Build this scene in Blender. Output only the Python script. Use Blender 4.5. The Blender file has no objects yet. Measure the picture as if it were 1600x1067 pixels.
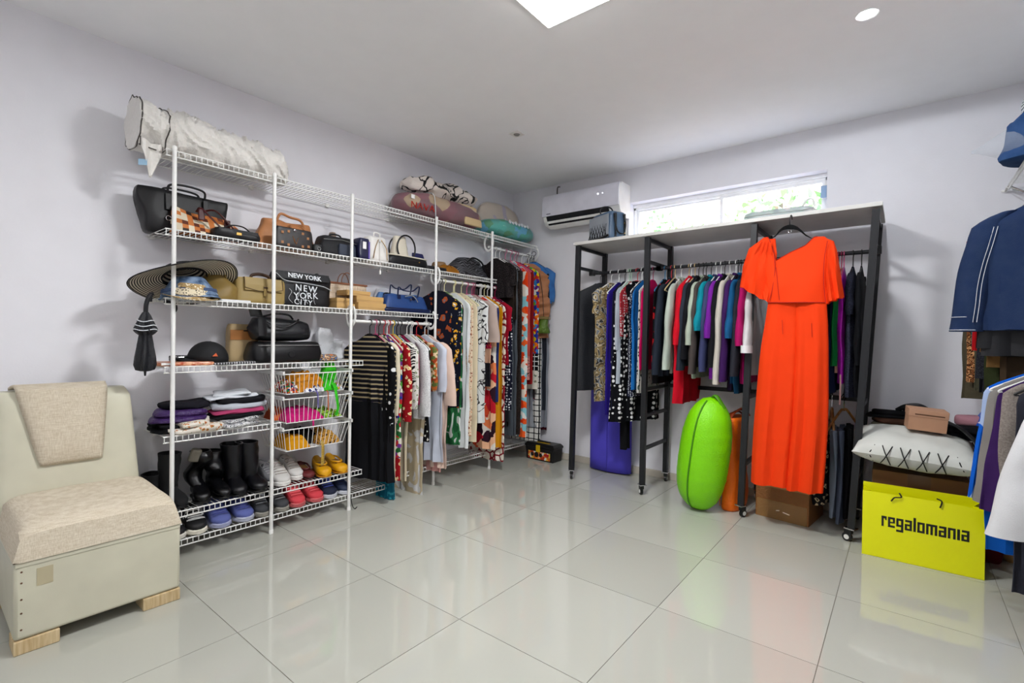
import bpy, bmesh, math, random
from math import sin, cos, pi, radians, sqrt, atan2
from mathutils import Vector, Matrix, noise, Euler

sc = bpy.context.scene
COL = sc.collection
rnd = random.Random(7)

# ---------------------------------------------------------------- camera
CP = Vector((2.62769, -0.83422, 1.17273))
YAW, PITCH, ROLL, FL = -0.67477612, -0.00731084, 0.01408081, 766.249
_f = Vector((sin(YAW)*cos(PITCH), cos(YAW)*cos(PITCH), sin(PITCH)))
_r0 = Vector((cos(YAW), -sin(YAW), 0)); _u0 = _r0.cross(_f)
_r = cos(ROLL)*_r0 + sin(ROLL)*_u0
_u = -sin(ROLL)*_r0 + cos(ROLL)*_u0
cam_d = bpy.data.cameras.new('camera'); cam = bpy.data.objects.new('camera', cam_d); COL.objects.link(cam)
cam.matrix_world = Matrix(((_r.x, _u.x, -_f.x, CP.x), (_r.y, _u.y, -_f.y, CP.y), (_r.z, _u.z, -_f.z, CP.z), (0, 0, 0, 1)))
cam_d.sensor_width = 36; cam_d.lens = FL/1600*36; cam_d.clip_start = 0.02; cam_d.clip_end = 200
sc.camera = cam

# ---------------------------------------------------------------- world, light, exposure
sc.view_settings.view_transform = 'Standard'; sc.view_settings.look = 'None'
sc.view_settings.gamma = 1; sc.view_settings.use_curve_mapping = False
sc.view_settings.exposure = 0.36
w = bpy.data.worlds.new('sky'); sc.world = w; w.use_nodes = True
nt = w.node_tree; nt.nodes.clear()
_bg = nt.nodes.new('ShaderNodeBackground'); _wo = nt.nodes.new('ShaderNodeOutputWorld')
_sk = nt.nodes.new('ShaderNodeTexSky'); _sk.sky_type = 'NISHITA'; _sk.sun_disc = False
_sk.sun_elevation = radians(48); _sk.sun_rotation = radians(200)
_bg.inputs['Strength'].default_value = 2.2
nt.links.new(_sk.outputs[0], _bg.inputs[0]); nt.links.new(_bg.outputs[0], _wo.inputs[0])

def light(name, kind, loc, energy, color=(1, 1, 1), size=.1, size_y=None, rot=(0, 0, 0), **kw):
    d = bpy.data.lights.new(name, kind); d.energy = energy; d.color = color
    if kind == 'AREA':
        d.size = size
        if size_y: d.shape = 'RECTANGLE'; d.size_y = size_y
    if kind == 'POINT' or kind == 'SPOT': d.shadow_soft_size = size
    for k, v in kw.items(): setattr(d, k, v)
    o = bpy.data.objects.new(name, d); COL.objects.link(o); o.location = loc; o.rotation_euler = rot
    return o
HC = 2.686                                      # ceiling height
XL, XR, YB, YF = -0.62, 3.52, 3.214, -1.75      # walls
sun = light('sunlight', 'SUN', (0, 8, 8), 6, (1, .95, .88), rot=(radians(-35), radians(15), 0), angle=.01)
# the square ceiling panel, the downlight, and the same two fittings in the half of the room behind the camera
light('panel_light_glow', 'AREA', (1.45, .925, HC-.05), 42, (.97, .985, 1), .33)
light('downlight_glow', 'SPOT', (2.471, 1.945, HC-.012), 22, (.9, .95, 1), .028, spot_size=radians(178), spot_blend=.08)
light('rear_panel_glow', 'AREA', (1.45, -1.15, HC-.05), 8, (.97, .985, 1), .33)
light('rear_downlight_glow', 'SPOT', (2.5, -.9, HC-.012), 9, (.95, .97, 1), .04, spot_size=radians(176), spot_blend=.2)

# ---------------------------------------------------------------- helpers
CG = [1.0]
def C(h):
    h = h.lstrip('#'); c = [int(h[i:i+2], 16)/255 for i in (0, 2, 4)]
    return tuple((x/12.92 if x <= .04045 else ((x+.055)/1.055)**2.4)**CG[0] for x in c) + (1,)

MATS = {}
def mat(name, col, rough=.6, metal=0, spec=.5, bump=None, alpha=None, trans=0, coat=0, sheen=0, emit=None, estr=1, pattern=None, ior=1.45, vary=.06):
    """pattern = (kind, scale, [colours...]); bump = (scale, strength)"""
    if name in MATS: return MATS[name]
    m = bpy.data.materials.new(name); m.use_nodes = True; MATS[name] = m
    n = m.node_tree; N = n.nodes; L = n.links; b = N['Principled BSDF']
    c = C(col) if isinstance(col, str) else col
    b.inputs['Base Color'].default_value = c; b.inputs['Roughness'].default_value = rough
    b.inputs['Metallic'].default_value = metal; b.inputs['Specular IOR Level'].default_value = spec
    b.inputs['Transmission Weight'].default_value = trans; b.inputs['Coat Weight'].default_value = coat
    b.inputs['Sheen Weight'].default_value = sheen; b.inputs['IOR'].default_value = ior
    if alpha is not None: b.inputs['Alpha'].default_value = alpha
    if emit: b.inputs['Emission Color'].default_value = C(emit); b.inputs['Emission Strength'].default_value = estr
    tc = N.new('ShaderNodeTexCoord')
    def mp(s):
        q = N.new('ShaderNodeMapping'); q.inputs['Scale'].default_value = s if isinstance(s, tuple) else (s, s, s)
        L.new(tc.outputs['Object'], q.inputs[0]); return q.outputs[0]
    def tex(t, vec, **kw):
        q = N.new(t)
        for k, v in kw.items():
            if k in q.inputs.keys() if not isinstance(k, int) else False: q.inputs[k].default_value = v
            else: setattr(q, k, v)
        L.new(vec, q.inputs['Vector'])
        if 'Scale' in q.inputs: q.inputs['Scale'].default_value = 1.6
        return q
    def ramp(src, stops, interp='CONSTANT'):
        r = N.new('ShaderNodeValToRGB'); r.color_ramp.interpolation = interp
        e = r.color_ramp.elements
        while len(e) < len(stops): e.new(.5)
        for i, (p, cc) in enumerate(stops): e[i].position = p; e[i].color = C(cc) if isinstance(cc, str) else cc
        L.new(src, r.inputs[0]); return r.outputs[0]
    def mix(fac, a, bb):
        q = N.new('ShaderNodeMix'); q.data_type = 'RGBA'
        L.new(fac, q.inputs[0])
        for s, idx in ((a, 6), (bb, 7)):
            if isinstance(s, str): q.inputs[idx].default_value = C(s)
            elif isinstance(s, tuple): q.inputs[idx].default_value = s
            else: L.new(s, q.inputs[idx])
        return q.outputs[2]
    def warp(scale, amt, base=None):
        v = base or mp(1)
        nz = tex('ShaderNodeTexNoise', mp(scale))
        a = N.new('ShaderNodeVectorMath'); a.operation = 'MULTIPLY_ADD'
        L.new(nz.outputs['Color'], a.inputs[0]); a.inputs[1].default_value = (amt,)*3; L.new(v, a.inputs[2]); return a.outputs[0]
    out = None
    if pattern:
        kind, s, cols = pattern
        if kind == 'dots':
            v = tex('ShaderNodeTexVoronoi', mp(s)); v.inputs['Randomness'].default_value = .45
            out = ramp(v.outputs['Distance'], [(0, cols[1]), (.34, cols[0])])
        elif kind == 'floral':
            q = N.new('ShaderNodeVectorMath'); q.operation = 'SCALE'; L.new(warp(s*1.3, .6/s), q.inputs[0]); q.inputs['Scale'].default_value = s
            v = tex('ShaderNodeTexVoronoi', q.outputs[0])
            v2 = tex('ShaderNodeTexVoronoi', mp(s*1.7))
            o1 = ramp(v.outputs['Distance'], [(0, cols[2] if len(cols) > 2 else cols[1]), (.13, cols[1]), (.33, cols[0])])
            if len(cols) > 3:
                msk = ramp(v2.outputs['Distance'], [(0, '#ffffff'), (.22, '#000000')])
                out = mix(msk, o1, cols[3])
            else: out = o1
        elif kind == 'patch':       # irregular blotches of several colours
            q = N.new('ShaderNodeVectorMath'); q.operation = 'SCALE'; L.new(warp(s*1.1, .5/s), q.inputs[0]); q.inputs['Scale'].default_value = s
            v = tex('ShaderNodeTexVoronoi', q.outputs[0])
            sp = N.new('ShaderNodeSeparateColor'); L.new(v.outputs['Color'], sp.inputs[0])
            out = ramp(sp.outputs[0], [(i/len(cols), c2) for i, c2 in enumerate(cols)])
        elif kind == 'swirl':
            nz = tex('ShaderNodeTexNoise', mp(s)); nz.inputs['Distortion'].default_value = 1.6; nz.inputs['Detail'].default_value = 1
            k = len(cols); out = ramp(nz.outputs[0], [(0 if i == 0 else .3+.4*i/k, c2) for i, c2 in enumerate(cols)])
        elif kind in ('hstripe', 'vstripe', 'dstripe', 'zigzag', 'ring'):
            wv = tex('ShaderNodeTexWave', mp(s)); wv.wave_profile = 'SIN'
            wv.bands_direction = {'hstripe': 'Z', 'vstripe': 'X', 'dstripe': 'DIAGONAL', 'zigzag': 'Z', 'ring': 'X'}[kind]
            if kind == 'ring': wv.wave_type = 'RINGS'; wv.rings_direction = 'Z'
            if kind == 'zigzag': wv.inputs['Distortion'].default_value = 9; wv.inputs['Detail'].default_value = 0; wv.inputs['Detail Scale'].default_value = 1.2
            k = len(cols); out = ramp(wv.outputs['Color'], [(i/k, c2) for i, c2 in enumerate(cols)])
        elif kind == 'check':
            out_n = tex('ShaderNodeTexChecker', mp(s)); out_n.inputs[1].default_value = C(cols[0]); out_n.inputs[2].default_value = C(cols[1]); out = out_n.outputs[0]
            if len(cols) > 2:
                w2 = tex('ShaderNodeTexChecker', mp(s*.5)); out = mix(w2.outputs[1], out, cols[2]) if False else out
        elif kind == 'grid':
            def line(axis):
                sx = N.new('ShaderNodeSeparateXYZ'); L.new(mp(s), sx.inputs[0])
                f = N.new('ShaderNodeMath'); f.operation = 'FRACT'; L.new(sx.outputs[axis], f.inputs[0])
                g = N.new('ShaderNodeMath'); g.operation = 'LESS_THAN'; L.new(f.outputs[0], g.inputs[0]); g.inputs[1].default_value = .17; return g.outputs[0]
            mx = N.new('ShaderNodeMath'); mx.operation = 'MAXIMUM'; L.new(line(0), mx.inputs[0]); L.new(line(2), mx.inputs[1])
            out = mix(mx.outputs[0], cols[0], cols[1])
        elif kind == 'lace':
            v = tex('ShaderNodeTexVoronoi', mp(s)); v.feature = 'DISTANCE_TO_EDGE'
            out = ramp(v.outputs['Distance'], [(0, cols[1]), (.09, cols[0])])
        elif kind == 'speck':
            nz = tex('ShaderNodeTexNoise', mp(s)); nz.inputs['Detail'].default_value = 3
            out = ramp(nz.outputs[0], [(.36, cols[0]), (.64, cols[1])], 'LINEAR')
        elif kind == 'wood':
            nz = tex('ShaderNodeTexNoise', mp((s, s, s*.08))); nz.inputs['Detail'].default_value = 4
            out = ramp(nz.outputs[0], [(.3, cols[0]), (.7, cols[1])], 'LINEAR')
        elif kind == 'weave':
            a1 = tex('ShaderNodeTexNoise', mp((s, s, s*.07))); a2 = tex('ShaderNodeTexNoise', mp((s*.07, s*.07, s)))
            ad = N.new('ShaderNodeMath'); ad.operation = 'ADD'; L.new(a1.outputs[0], ad.inputs[0]); L.new(a2.outputs[0], ad.inputs[1])
            md = N.new('ShaderNodeMath'); md.operation = 'MULTIPLY'; L.new(ad.outputs[0], md.inputs[0]); md.inputs[1].default_value = .5
            out = ramp(md.outputs[0], [(.36, cols[0]), (.62, cols[1])], 'LINEAR')
    elif vary:
        nz = tex('ShaderNodeTexNoise', mp(5)); nz.inputs['Detail'].default_value = 2
        d = tuple(x*(1-vary) for x in c[:3])+(1,); u2 = tuple(min(1, x*(1+vary)) for x in c[:3])+(1,)
        out = ramp(nz.outputs[0], [(.3, d), (.7, u2)], 'LINEAR')
    if out is not None: L.new(out, b.inputs['Base Color'])
    if bump:
        nz = tex('ShaderNodeTexNoise', mp(bump[0])); nz.inputs['Detail'].default_value = 3; nz.inputs['Scale'].default_value = 5
        bp = N.new('ShaderNodeBump'); bp.inputs['Strength'].default_value = bump[1]; bp.inputs['Distance'].default_value = bump[2] if len(bump) > 2 else .01
        L.new(nz.outputs[0], bp.inputs['Height']); L.new(bp.outputs[0], b.inputs['Normal'])
    return m

_cc = [0]
def cloth(col, *pat, rough=.85, **kw):
    _cc[0] += 1
    kw.setdefault('bump', (60, .25))
    if pat: return mat('fabric_%d' % _cc[0], col, rough, spec=.15, pattern=(pat[0], pat[1], [col]+list(pat[2:])), **kw)
    return mat('fabric_%d' % _cc[0], col, rough, spec=.2, **kw)
def leather(col, rough=.38, **kw):
    _cc[0] += 1; kw.setdefault('bump', (90, .15)); return mat('leather_%d' % _cc[0], col, rough, spec=.4, **kw)

class MB:
    def __init__(s): s.v = []; s.f = []; s.m = []; s.cur = 0
    def add(s, vs, fs):
        o = len(s.v); s.v += [tuple(p) for p in vs]; s.f += [tuple(i+o for i in f) for f in fs]; s.m += [s.cur]*len(fs); return s
    def box(s, x0, x1, y0, y1, z0, z1, M=None):
        vs = [Vector((x, y, z)) for z in (z0, z1) for y in (y0, y1) for x in (x0, x1)]
        if M: vs = [M @ p for p in vs]
        return s.add(vs, [(0, 2, 3, 1), (4, 5, 7, 6), (0, 1, 5, 4), (2, 6, 7, 3), (0, 4, 6, 2), (1, 3, 7, 5)])
    def tube(s, pts, r, n=6, closed=False, flat=None):
        pts = [Vector(p) for p in pts]; k = len(pts); vs = []; fs = []
        rr = r if isinstance(r, (list, tuple)) else [r]*k
        t0 = (pts[1]-pts[0]).normalized(); up = Vector((0, 0, 1)) if abs(t0.z) < .9 else Vector((1, 0, 0))
        a = t0.cross(up).normalized()
        for i, p in enumerate(pts):
            if closed: t = (pts[(i+1) % k]-pts[i-1])
            else: t = pts[min(i+1, k-1)]-pts[max(i-1, 0)]
            if t.length < 1e-9: t = t0
            t.normalize(); a = (a-t*a.dot(t))
            if a.length < 1e-6: a = t.orthogonal()
            a.normalize(); b = t.cross(a)
            for j in range(n):
                an = 2*pi*j/n; ax = cos(an)*rr[i]; bx = sin(an)*rr[i]*(flat or 1)
                vs.append(p+a*ax+b*bx)
        for i in range(k if closed else k-1):
            for j in range(n):
                i2 = (i+1) % k; fs.append((i*n+j, i*n+(j+1) % n, i2*n+(j+1) % n, i2*n+j))
        if not closed: fs += [tuple(range(n))[::-1], tuple((k-1)*n+j for j in range(n))]
        return s.add(vs, fs)
    def loft(s, rings, cap0=True, cap1=True):
        n = len(rings[0]); vs = [p for r in rings for p in r]; fs = []
        for i in range(len(rings)-1):
            for j in range(n): fs.append((i*n+j, i*n+(j+1) % n, (i+1)*n+(j+1) % n, (i+1)*n+j))
        if cap0: fs.append(tuple(range(n))[::-1])
        if cap1: fs.append(tuple((len(rings)-1)*n+j for j in range(n)))
        return s.add(vs, fs)
    def lathe(s, prof, n=24, M=None, cap=True):
        rings = [[Vector((r*cos(2*pi*j/n), r*sin(2*pi*j/n), z)) for j in range(n)] for r, z in prof]
        if M: rings = [[M @ p for p in r] for r in rings]
        return s.loft(rings, cap, cap)
    def grid(s, fn, nu, nv, thick=0):
        vs = [fn(i/(nu-1), j/(nv-1)) for j in range(nv) for i in range(nu)]
        fs = [(j*nu+i, j*nu+i+1, (j+1)*nu+i+1, (j+1)*nu+i) for j in range(nv-1) for i in range(nu-1)]
        return s.add(vs, fs)
    def mesh(s, name, mats, smooth=True):
        me = bpy.data.meshes.new(name); me.from_pydata(s.v, [], s.f)
        for m in (mats if isinstance(mats, (list, tuple)) else [mats]): me.materials.append(m)
        if any(s.m): me.polygons.foreach_set('material_index', s.m)
        bm = bmesh.new(); bm.from_mesh(me); bmesh.ops.recalc_face_normals(bm, faces=bm.faces[:]); bm.to_mesh(me); bm.free()
        if smooth:
            me.polygons.foreach_set('use_smooth', [True]*len(me.polygons))
            try: me.set_sharp_from_angle(angle=radians(40 if smooth is True else smooth))
            except Exception: pass
        me.update(); return me
    def build(s, name, mats, parent=None, smooth=True, loc=None, rot=None, bevel=0, subd=0, solid=0):
        o = bpy.data.objects.new(name, s.mesh(name, mats, smooth)); COL.objects.link(o)
        if parent: o.parent = parent
        if loc: o.location = loc
        if rot: o.rotation_euler = rot if not isinstance(rot, (int, float)) else (0, 0, rot)
        if solid: md = o.modifiers.new('solid', 'SOLIDIFY'); md.thickness = solid; md.offset = 0
        if bevel: md = o.modifiers.new('bevel', 'BEVEL'); md.width = bevel; md.segments = 2; md.limit_method = 'ANGLE'
        if subd: md = o.modifiers.new('subd', 'SUBSURF'); md.levels = subd; md.render_levels = subd
        return o

def tag(o, label, cat, group=None, kind=None):
    if label: o['label'] = label
    if cat: o['category'] = cat
    if group: o['group'] = group
    if kind: o['kind'] = kind
    return o
def thing(name, label, cat, loc=(0, 0, 0), rz=0, group=None, rot=None):
    o = bpy.data.objects.new(name, None); COL.objects.link(o); o.empty_display_size = .05
    o.location = loc; o.rotation_euler = rot if rot else (0, 0, rz); return tag(o, label, cat, group)
def struct(o): o['kind'] = 'structure'; return o
def dup(root, loc=None, rot=None, label=None, group=None, parent=None):
    r = root.copy(); COL.objects.link(r)
    if parent: r.parent = parent
    if loc is not None: r.location = loc
    if rot is not None: r.rotation_euler = (0, 0, rot) if isinstance(rot, (int, float)) else rot
    if label: r['label'] = label
    if group: r['group'] = group
    for ch in list(root.children):
        c = ch.copy(); COL.objects.link(c); c.parent = r
        for g in list(ch.children):
            d = g.copy(); COL.objects.link(d); d.parent = c
    return r
def at(px, py, axis, val):
    d = (px-800)/FL*_r-(py-533.5)/FL*_u+_f
    return CP+d*((val-CP[axis])/d[axis])
def nz(x, y=0, z=0): return noise.noise(Vector((x, y, z)))
def sup(n, a, b, e=2.5, ph=0):
    out = []
    for j in range(n):
        t = 2*pi*j/n+ph; c, s_ = cos(t), sin(t)
        out.append((a*math.copysign(abs(c)**(2/e), c), b*math.copysign(abs(s_)**(2/e), s_)))
    return out
def soft(w, d, h, e=4, ring=28, lev=9, topx=1, topy=1, bulge=.04, round_=.12, amp=.006, seed=0, botx=1, boty=1, lean=0, freq=9):
    """soft block of w x d x h on z=0, rounded edges, tapering, a little crumpled"""
    mb = MB(); rings = []
    ts = [0, 0, round_*.3, round_]+[round_+(1-2*round_)*i/(lev-1) for i in range(1, lev)]+[1-round_*.3, 1, 1]
    ins = [.0, .8, .93, 1]+[1]*(lev-2)+[1, .93, .8, .0]
    k = len(ins); ts = ts[:k-1]+[1]
    for i in range(k):
        t = ts[i]; q = ins[i]; g = 1+bulge*sin(pi*t)
        a = w/2*(botx+(topx-botx)*t)*g; b = d/2*(boty+(topy-boty)*t)*g
        rim = min(a, b)*(1-q) if q > 0 else None
        pts = sup(ring, max(a-rim, .001), max(b-rim, .001), e) if rim is not None else sup(ring, a*.02, b*.02, e)
        r = []
        for x, y in pts:
            n1 = nz(x*freq+seed, y*freq, t*h*freq)*amp; n2 = nz(x*freq, y*freq+seed, t*h*freq+7)*amp
            r.append(Vector((x+n1*2*(q > 0), y+n2*2*(q > 0)+lean*t, t*h+n1*(.3 < t)*1.0)))
        rings.append(r)
    return mb.loft(rings)
def cushion(w, l, h, p=.5, seam=0, n=22, amp=.004, seed=0, e=2.6):
    """pillow in the xy plane, centred, domed both sides, thin at the seam"""
    mb = MB()
    def mk(s):
        def fn(u, v):
            x, y = 2*u-1, 2*v-1
            k = max(0, (1-abs(x)**e)*(1-abs(y)**e))**p
            q = 1-.07*(1-abs(x)**2)*abs(y)**3; q2 = 1-.07*(1-abs(y)**2)*abs(x)**3
            return Vector((x*w/2*q2, y*l/2*q, s*h/2*k+nz(x*3+seed, y*3, s)*amp*3*k+nz(x*9+seed, y*9, s)*amp*k))
        return fn
    mb.grid(mk(1), n, n); mb.grid(mk(-1), n, n); return mb
def arc(c, r, a0, a1, n=10, plane='xz', ry=None):
    out = []
    for i in range(n+1):
        a = a0+(a1-a0)*i/n; p, q = cos(a)*r, sin(a)*(ry or r)
        out.append(Vector((c[0]+p, c[1], c[2]+q)) if plane == 'xz' else (Vector((c[0], c[1]+p, c[2]+q)) if plane == 'yz' else Vector((c[0]+p, c[1]+q, c[2]))))
    return out
def spl(pts, n=6):
    """Catmull-Rom through pts"""
    P = [Vector(p) for p in pts]; P = [2*P[0]-P[1]]+P+[2*P[-1]-P[-2]]; out = []
    for i in range(1, len(P)-2):
        for k in range(n):
            t = k/n; a, b, c, d = P[i-1:i+3]
            out.append(.5*((2*b)+(c-a)*t+(2*a-5*b+4*c-d)*t*t+(3*b-3*c+d-a)*t**3))
    out.append(P[-2]); return out

# ---------------------------------------------------------------- shared materials
WHITE = mat('wire_white', '#e9e9e6', .35); STEEL = mat('chrome', '#c8c8ca', .18, metal=1)
BLACKM = mat('black_metal', '#1f2023', .42, spec=.35); BLACKP = mat('black_plastic', '#17171a', .4)
WHITEP = mat('white_plastic', '#ecebe8', .35); GOLD = mat('gold_metal', '#c9a25a', .25, metal=1)
BLK = leather('#0e0e11'); BLK2 = leather('#131317', .5)
CARD = mat('cardboard', '#ab8250', .85, bump=(40, .2)); KRAFT = mat('kraft', '#bb9762', .8)
CLEAR = mat('clear_film', '#ffffff', .12, spec=.6, alpha=.10, vary=0)
CLEARP = mat('clear_plastic', '#dfe6ea', .15, alpha=.45, vary=0)
# ---------------------------------------------------------------- room
# floor: grey grout bed, polished tiles as pieces
TX, TY = .6, .62567
fl = struct(MB().box(XL-.12, XR+.12, YF-.12, YB+.12, -.08, -.0035).build('floor', mat('grout', '#8f8a80', .9), smooth=False))
def tile_mat():
    m = mat('polished_tile', '#babab0', .04, spec=.6, ior=1.6)
    N = m.node_tree.nodes; L = m.node_tree.links; b = N['Principled BSDF']
    oi = N.new('ShaderNodeObjectInfo'); r = N.new('ShaderNodeValToRGB')
    r.color_ramp.elements[0].color = C('#aeaea4'); r.color_ramp.elements[1].color = C('#b8b8ae')
    L.new(oi.outputs['Random'], r.inputs[0]); L.new(r.outputs[0], b.inputs['Base Color']); return m
TM = tile_mat()
tcache = {}
for i in range(-2, 7):
    for j in range(-3, 7):
        x0, x1 = max(i*TX, XL), min((i+1)*TX, XR); y0, y1 = max(j*TY, YF), min((j+1)*TY, YB)
        if x1-x0 < .01 or y1-y0 < .01: continue
        g = .0013; key = (round(x1-x0, 4), round(y1-y0, 4))
        if key not in tcache:
            tcache[key] = MB().box(-key[0]/2+g, key[0]/2-g, -key[1]/2+g, key[1]/2-g, -.01, 0).mesh('tile', TM, False)
        o = bpy.data.objects.new('tile', tcache[key]); COL.objects.link(o); o.parent = fl
        o.location = ((x0+x1)/2, (y0+y1)/2, 0)
WL = mat('wall_paint', '#e6e5ea', .75, spec=.2, bump=(25, .06), vary=.012)
CE = mat('ceiling_paint', '#f5f5f7', .8, spec=.2, vary=.01)
T = .14
struct(MB().box(XL-T, XL, YF-T, YB+T, 0, HC).build('wall_left', WL, smooth=False))
struct(MB().box(XR, XR+T, YF-T, YB+T, 0, HC).build('wall_right', WL, smooth=False))
struct(MB().box(XL-T, XR+T, YF-T, YF, 0, HC).build('wall_front', WL, smooth=False))
struct(MB().box(XL-T, XR+T, YF-T, YB+T, HC, HC+.12).build('ceiling', CE, smooth=False))
# back wall with the high window opening
wx0, wx1, wz0, wz1 = .70, 2.188, 2.03, 2.385; TB = .16
wb = MB(); wb.box(XL, wx0, YB, YB+TB, 0, HC); wb.box(wx1, XR, YB, YB+TB, 0, HC)
wb.box(wx0, wx1, YB, YB+TB, 0, wz0); wb.box(wx0, wx1, YB, YB+TB, wz1, HC)
struct(wb.build('wall_back', WL, smooth=False))
# tile baseboards in lengths
BBM = mat('baseboard_tile', '#c0b8ab', .12)
def baseboard(name, segs):
    root = None
    for s in segs:
        o = MB().box(*s).build(name if root is None else 'baseboard_tile', BBM, smooth=False, bevel=.002)
        if root is None: root = struct(o)
        else: o.parent = root
xs = [XL+.012]+[i*TX for i in range(0, 6)]+[XR-.012]
baseboard('baseboard_back', [(a+.001, b-.001, YB-.011, YB, .001, .062) for a, b in zip(xs, xs[1:])])
ys = [YF]+[j*TY for j in range(-2, 6)]+[YB]
baseboard('baseboard_left', [(XL, XL+.011, a+.001, b-.001, .001, .062) for a, b in zip(ys, ys[1:]) if b > a])
baseboard('baseboard_right', [(XR-.011, XR, a+.001, b-.001, .001, .062) for a, b in zip(ys, ys[1:]) if b > a])
# window_1: frame, two sliding sashes, panes
FR = mat('window_frame_white', '#eeeeee', .35); yw = YB+.10
wf = MB(); ft = .018
wf.box(wx0, wx1, yw, yw+.05, wz1-ft-.03, wz1-.03); wf.box(wx0, wx1, yw, yw+.05, wz0, wz0+ft)
wf.box(wx0, wx0+ft, yw, yw+.05, wz0, wz1-.03); wf.box(wx1-ft, wx1, yw, yw+.05, wz0, wz1-.03); wf.box(wx0, wx1, yw-.012, yw+.06, wz1-.03, wz1)
win = struct(wf.build('window_1', FR, smooth=False))
def sash(x0, x1, y):
    s = .024; m = MB(); z0, z1 = wz0+ft, wz1-ft-.03
    m.box(x0, x0+s, y, y+.018, z0, z1); m.box(x1-s, x1, y, y+.018, z0, z1); m.box(x0+s, x1-s, y, y+.018, z0, z0+s); m.box(x0+s, x1-s, y, y+.018, z1-s*.6, z1)
    o = m.build('window_sash', FR, win, smooth=False)
    g = mat('window_glass', '#ffffff', .0, spec=.4, alpha=.08, vary=0)
    MB().box(x0+s, x1-s, y+.007, y+.011, z0+s, z1-s*.6).build('pane', g, o, smooth=False)
xm = 1.455
sash(wx0+ft, xm+.012, yw+.026); sash(xm-.012, wx1-ft, yw+.004)
# outside: neighbour's rendered wall with roof beams, hedge, paving
gr = struct(MB().box(-12, 14, YB+TB+.3, 22, -.3, -.02).build('ground', mat('outdoor_paving', '#b7a898', .9), smooth=False))
hb = thing('neighbour_building', 'peach rendered house wall with roof beams outside the window', 'building', (1.2, 9.2, 0))
MB().box(-9, 9, 0, .3, 0, 6.2).build('wall', mat('peach_render', '#e3c6b4', .9), hb, smooth=False)
MB().box(-9.4, 9.4, -1.3, .4, 6.2, 6.45).build('roof', mat('roof_boards', '#ddcabc', .8), hb, smooth=False)
bm_ = MB().box(-.07, .07, -1.2, 0, 5.98, 6.2).mesh('beam', mat('beam_wood', '#c9a48a', .8), False)
for k in range(14):
    o = bpy.data.objects.new('beam', bm_); COL.objects.link(o); o.parent = hb; o.location.x = -8.4+k*1.3
MB().box(-9, 9, -.06, 0, 3.9, 4.05).build('string_course', mat('stone_band', '#f1e7dc', .8), hb, smooth=False)
lm = [mat('hedge_leaf_a', '#8fae72', .6), mat('hedge_leaf_b', '#b0c795', .6), mat('hedge_leaf_c', '#6f9a5a', .6)]
for hx, hw_, lab in ((-3.2, 1.5, 'leafy green hedge outside left half of the window'), (1.3, 1.5, 'leafy green hedge outside right half of the window')):
    h = thing('hedge', lab, 'hedge', (hx, 6.4, 0))
    MB().tube([(0, 0, -.02), (0, 0, 3.0)], .06).build('stem', mat('bark', '#6e5a44', .9), h)
    mb = MB()
    for k in range(2600):
        a = rnd.uniform(-1, 1)*2.0; b = rnd.uniform(-.5, .5); top = 3.05+.22*sin(a*3+hx)+.1*sin(a*9)
        z = rnd.uniform(1.0, top) if rnd.random() < .35 else rnd.uniform(2.3, top); s = rnd.uniform(.05, .1)
        M = Matrix.Translation((a, b, z)) @ Euler((rnd.uniform(0, 6), rnd.uniform(0, 6), rnd.uniform(0, 6))).to_matrix().to_4x4()
        mb.cur = k % 3; mb.add([M @ Vector(p) for p in ((-s, 0, 0), (0, -s*.4, 0), (s, 0, 0), (0, s*.4, 0))], [(0, 1, 2, 3)])
    o = mb.build('foliage', lm, h, smooth=False); o['kind'] = 'stuff'

# ceiling fittings
pl = thing('ceiling_panel_light', 'square white LED panel light glowing on the ceiling', 'ceiling light', (1.45, .925, HC))
MB().box(-.18, .18, -.18, .18, -.03, 0).build('housing', mat('lamp_white', '#f4f4f2', .4), pl, smooth=False, bevel=.004)
EM = mat('panel_diffuser', '#ffffff', .5, emit='#fffdf8', estr=14, vary=0)
MB().box(-.168, .168, -.168, .168, -.036, -.03).build('diffuser', EM, pl, smooth=False)
rp = dup(pl, (1.45, -1.15, HC), label='square white LED panel light on the ceiling behind the camera')
dl = thing('recessed_downlight', 'small round recessed downlight shining brightly, upper right of the ceiling', 'ceiling light', (2.471, 1.945, HC))
MB().lathe([(.028, -.001), (.045, -.004), (.045, 0), (.028, 0)], 28, cap=False).build('bezel', FR, dl)
MB().lathe([(0.001, -.003), (.028, -.003), (.028, -.001), (0.001, -.001)], 24).build('lens', mat('downlight_lens', '#ffffff', .4, emit='#f4f9ff', estr=160, vary=0), dl)
sp = thing('ceiling_spot', 'small unlit square ceiling spot fitting near the back of the room', 'ceiling light', (.362, 2.02, HC))
MB().box(-.045, .045, -.045, .045, -.006, 0).build('plate', mat('spot_plate', '#e2e0dd', .4), sp, smooth=False, bevel=.002)
MB().lathe([(.001, -.012), (.018, -.013), (.024, -.006), (.024, 0), (.001, 0)], 20).build('lens', mat('spot_lens', '#8a8884', .25), sp)

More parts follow.
